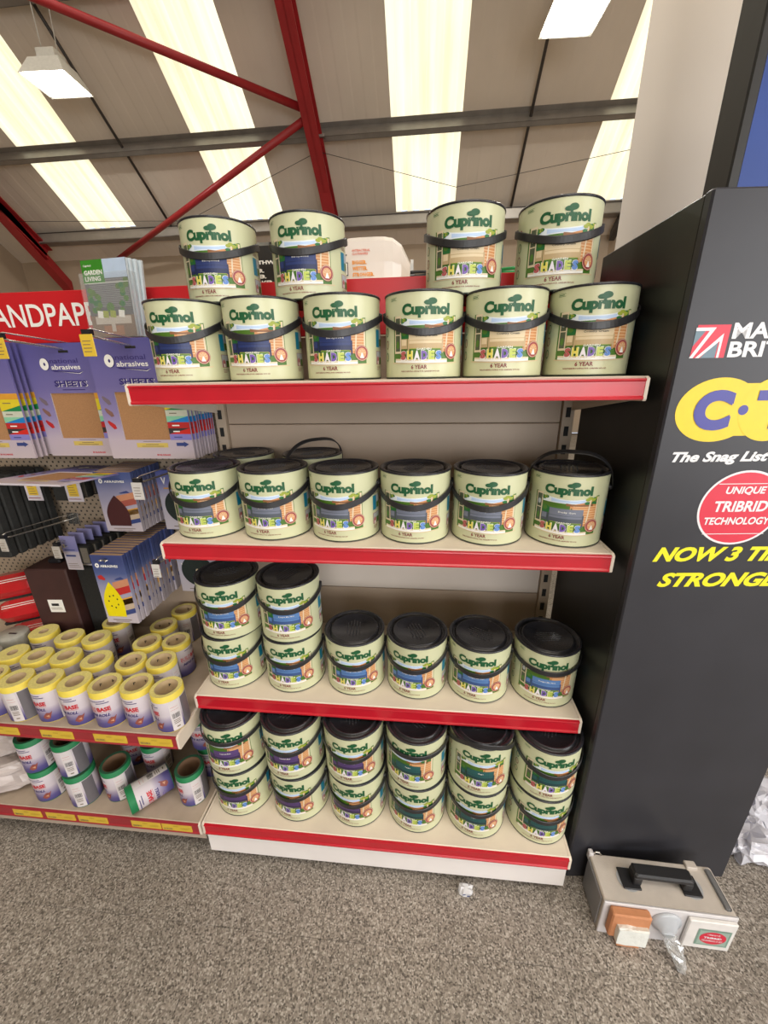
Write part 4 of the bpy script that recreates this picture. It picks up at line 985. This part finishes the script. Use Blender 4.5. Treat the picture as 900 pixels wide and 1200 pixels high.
# ================================================================ BLACK DISPLAY STAND
STM = mat('stand_black', (.025, .025, .031), .42, var=.12, scale=7, spec=.4); STS = mat('stand_side_black', (.010, .010, .010), .45, var=.3, scale=9)
SX, SY, SW, SH_ = .518, -.038, .4335, 1.585; SR = math.atan2(.036, .432)
st = empty('display_stand', (SX, SY, 0), SR); tag(st, 'tall black sealant display stand with printed front panel, right of the tins', 'display stand')
b = MB(); b.bbox(0, SW, 0, .018, 0, SH_, STM, .003); fp = b.build('front_panel', st)
b = MB(); b.bbox(0, .012, .0, .345, 0, SH_ - .002, STS, .002); o = b.build('side_panel', st); o.location = (.002, .0185, 0); o.rotation_euler = (0, 0, -SR * .75)
b = MB(); b.bbox(SW - .014, SW - .002, .018, .36, 0, SH_ - .002, STS, .002); b.build('side_panel', st)
b = MB(); b.bbox(.040, SW - .014, .018, .34, SH_ - .030, SH_ - .012, STS, .001); b.build('top_panel', st)
b = MB(); b.bbox(.045, SW - .014, .34, .355, 0, SH_ - .03, STS, .001); b.build('rear_panel', st)
d = Decal(flat); RF = ink('flag_red', (.60, .02, .05)); GF = ink('flag_grey', (.12, .19, .24)); YC = ink('c_yellow', (.74, .53, .01)); IND = ink('c_indigo', (.05, .05, .28)); SW_ = ink('sign_white', (.70, .70, .72)); YT = ink('slogan_yellow', (.72, .68, .01))
# flag block
d.pl([(.019, .351 + 1), (.075, 1.351), (.075, 1.401), (.022, 1.401)], RF, 1)
d.pl([(.020, 1.369), (.020, 1.392), (.036, 1.392)], GF, 2); d.pl([(.036, 1.351), (.060, 1.351), (.060, 1.378)], GF, 2)
d.pl([(.020, 1.392), (.020, 1.397), (.052, 1.397), (.024, 1.351), (.018, 1.351), (.042, 1.392)], SW_, 3); d.pl([(.028, 1.351), (.034, 1.351), (.062, 1.3765), (.062, 1.351), (.066, 1.351), (.066, 1.388)], SW_, 3)
# yellow blobs and letters
d.disc(.086, 1.266, .070, .054, YC, 1, 48); d.rect(.09, .42, 1.222, 1.310, YC, 0); d.disc(.180, 1.266, .056, .054, YC, 2, 48); d.disc(.270, 1.266, .056, .054, YC, 3, 48); d.disc(.365, 1.266, .060, .054, YC, 4, 48)
d.text('C', .047, 1.232, .112, 1.300, IND, 6, bold=.04, res=6); d.text('C', .049, 1.235, .110, 1.297, IND, 7, bold=.05, res=6); d.disc(.131, 1.266, .0085, .0085, IND, 3, 20); d.text('TEC', .150, 1.233, .395, 1.299, IND, 6, bold=.06, res=6)
d.disc(.176, 1.086, .0775, .0735, SW_, 1, 56); d.disc(.176, 1.086, .0735, .0695, RF, 2, 56); d.rect(.125, .227, 1.1335, 1.1348, SW_, 3); d.rect(.118, .234, 1.0345, 1.0358, SW_, 3)
d.build('print', fp)
d = Decal(flat)
d.text('MADE IN', .080, 1.3795, .240, 1.4035, SW_, 1, bold=.03, res=4); d.text('BRITAIN', .080, 1.3515, .236, 1.3755, SW_, 1, bold=.03, res=4)
d.text('The Snag List', .028, 1.1705, .200, 1.1945, SW_, 1, bold=.04, shear=.3, res=4)
d.text('UNIQUE', .141, 1.1125, .214, 1.1290, SW_, 4, bold=.03, shear=.15, res=4); d.text('TRIBRID', .127, 1.0800, .226, 1.1010, SW_, 4, bold=.03, shear=.1, res=4); d.text('TECHNOLOGY', .115, 1.0540, .238, 1.0690, SW_, 4, bold=.03, shear=.1, res=4)
d.text('NOW 3 TIMES', .036, .9765, .345, 1.0080, YT, 1, bold=.045, shear=.35, res=4); d.text('STRONGER', .056, .9200, .320, .9520, YT, 1, bold=.045, shear=.35, res=4)
d.build('lettering', fp)

# blue board and dark gap beyond the stand
BLU = mat('blue_board', (.012, .045, .22), .5, var=.1, scale=4)
b = MB(); b.bbox(.866, 1.30, .50, .56, 0, 2.6, BLU, .004); o = b.build('blue_board', None); tag(o, 'blue upright board at the upper right edge behind the black stand', 'board')
b = MB(); b.bbox(.838, .865, .48, .58, 0, 2.6, STS, .004); o = b.build('dark_gap_filler', None); tag(o, 'black upright post for the dark gap between the pale pier and the blue board', 'filler')  # black upright added to fill the dark gap; not a real part

# ================================================================ SEALANT TEST BOX ON THE FLOOR
BXM = mat('test_box_grey', (.52, .47, .42), .5, var=.07, scale=25, bump=.1); BXF = mat('test_box_front', (.62, .60, .61), .45, var=.04, scale=20); SMOKE = mat('smoked_side', (.22, .22, .23), .3)
bx = empty('sealant_test_box', (.706, -.151, 0), .0); bx.rotation_euler = (0, 0, -.02); tag(bx, 'pale grey sealant demonstration box with black handle on the floor', 'demo box')
b = MB(); b.bbox(-.148, .148, .002, .103, .001, .120, BXM, .003); b.build('case', bx)
b = MB(); b.bbox(-.149, .149, -.002, .0035, .0, .121, BXF, .0015); b.build('front_plate', bx)
b = MB(); b.bbox(-.152, -.148, .010, .095, .008, .112, SMOKE, .001); b.build('side_plate', bx)
b = MB(); b.bbox(-.150, -.138, .096, .110, .10, .128, BXF, .002); b.build('back_lug', bx); b = MB(); b.bbox(.085, .112, .090, .108, .118, .128, BXM, .002); b.build('back_lug', bx)
b = MB()
for i in range(14):
    pass
b.tube([(-.118, .100, .122), (-.126, .100, .131), (-.134, .100, .131), (-.138, .100, .122)], .0022, WIRE, 8); b.build('hanging_loop', bx)
b = MB(); HB = mat('handle_black', (.012, .012, .014), .45)
for s in (-1, 1): b.bbox(s * .070 - .022, s * .070 + .020, .030, .075, .121, .1255, HB, .001)
b.bbox(-.068, -.048, .038, .068, .1255, .150, HB, .002); b.bbox(.048, .068, .038, .068, .1255, .150, HB, .002); b.bbox(-.068, .068, .038, .068, .146, .162, HB, .004); b.build('carry_handle', bx)
b = MB()
for s in (-1, 1): b.lathe([(.0, .1215), (.026, .1215), (.026, .1205)], mat('silver_washer', (.55, .57, .60), .3, metal=.5), 28, False, c=(s * .073, .052))
b.build('mount_washer', bx)
b = MB(); T = Matrix.Rotation(-.12, 4, 'Z'); b.bbox(.128, .142, .010, .095, .1205, .124, mat('grey_slot', (.16, .16, .165), .3), .003); b.build('glass_slot', bx)
TER = mat('terracotta', (.52, .22, .10), .7, var=.06, scale=60, bump=.2); PLAS = mat('rough_plaster', (.72, .74, .70), .8, bump=.8, bscale=90)
b = MB(); b.bbox(-.136, -.048, -.022, -.0022, .030, .115, TER, .003); b.bbox(-.112, -.060, -.024, -.006, .0, .030, TER, .001); b.build('terracotta_block', bx)
b = MB(); 
random.seed(5)
rg = [[(x_ + random.uniform(-.0015, .0015), y_, z_ + random.uniform(-.0015, .0015)) for x_, z_ in ((-.122, .030), (-.100, .027), (-.080, .029), (-.054, .027), (-.053, .052), (-.055, .084), (-.080, .082), (-.100, .085), (-.121, .083), (-.123, .055))] for y_ in (-.022, -.030, -.0335)]
b.loft(rg, PLAS, True, True); b.build('plaster_piece', bx)
GLS = mat('clear_plastic', (.80, .84, .86), .12, trans=.75, var=0, alpha=.6)
b = MB(); n = 24
ring = lambda r, y, z0: [(-.003 + r * math.cos(2 * PI * j / n), y, z0 + r * math.sin(2 * PI * j / n)) for j in range(n)]
b.loft([ring(.034, -.002, .078), ring(.034, -.006, .078), ring(.026, -.008, .077), ring(.018, -.018, .070), ring(.012, -.022, .062)], mat('cup_grey', (.42, .44, .47), .3), True, True, True); b.build('sealant_cup', bx)
b = MB(); random.seed(9)
rings = []
for i in range(10):
    a = i / 9; cz = .066 - .060 * a; cy = -.022 - .030 * a; cx = .0 + .020 * a; rr = .013 + .006 * math.sin(a * 5) + .005 * a
    rings.append([(cx + rr * math.cos(2 * PI * j / 12) * (1 + random.uniform(-.25, .25)), cy + rr * .7 * math.sin(2 * PI * j / 12) * (1 + random.uniform(-.25, .25)), cz + .004 * math.sin(2 * PI * j / 12) + .0) for j in range(12)])
b.loft(rings, GLS, True, True, False); b.build('hanging_clear_film', bx)
b = MB(); b.bbox(.040, .145, -.0115, -.0022, .010, .112, mat('white_tile', (.74, .72, .70), .25), .002); tl = b.build('white_tile', bx)
d = Decal(lambda u, v, n_: (u, -.0117 - n_, v)); d.rect(.064, .136, .026, .086, ink('badge_green', (.18, .30, .24)), 1); d.rect(.068, .132, .030, .082, ink('badge_green_pale', (.30, .40, .34)), 2)
d.disc(.100, .056, .029, .023, RF, 3, 36); d.text('UNIQUE', .086, .0655, .114, .0715, SW_, 4, bold=.02, res=1); d.text('TRIBRID', .080, .0535, .120, .0605, SW_, 4, bold=.04, res=1); d.text('TECHNOLOGY', .077, .0430, .123, .0490, SW_, 4, bold=.02, res=1)
d.build('badge_print', tl)

# scraps on the floor
PAP = mat('crumpled_paper', (.62, .62, .64), .6)
t = empty('crumpled_paper', (.236, -.098, .010)); tag(t, 'small crumpled scrap of white and blue printed paper before the plinth', 'paper scrap')
crumple('scrap', (.018, .012, .010), PAP, 5, t, .35, 7)
d = Decal(lambda u, v, n_: (u, -.0125 - n_ , v)); d.pl([(-.010, .0), (-.002, .002), (-.001, .006), (-.009, .005)], CB['navy'], 2); d.pl([(.002, -.004), (.010, -.003), (.009, .002), (.003, .001)], CB['navy'], 2); d.build('print', t)
FILM = mat('crumpled_film', (.62, .62, .68), .15, var=.05, alpha=.85, coat=.5, bump=.6, bscale=60)
for x, y, dm, s_, lb_ in ((1.065, .085, (.062, .055, .035), 31, 'crumpled clear plastic bag on the floor right of the black stand, nearest piece'), (1.205, .185, (.090, .060, .050), 44, 'crumpled clear plastic bag on the floor at the right frame edge')):
    t = empty('plastic_bag', (x, y, dm[2] * .97)); tag(t, lb_, 'plastic bag', 'crumpled plastic bags'); crumple('film', dm, FILM, s_, t, .32, 16)
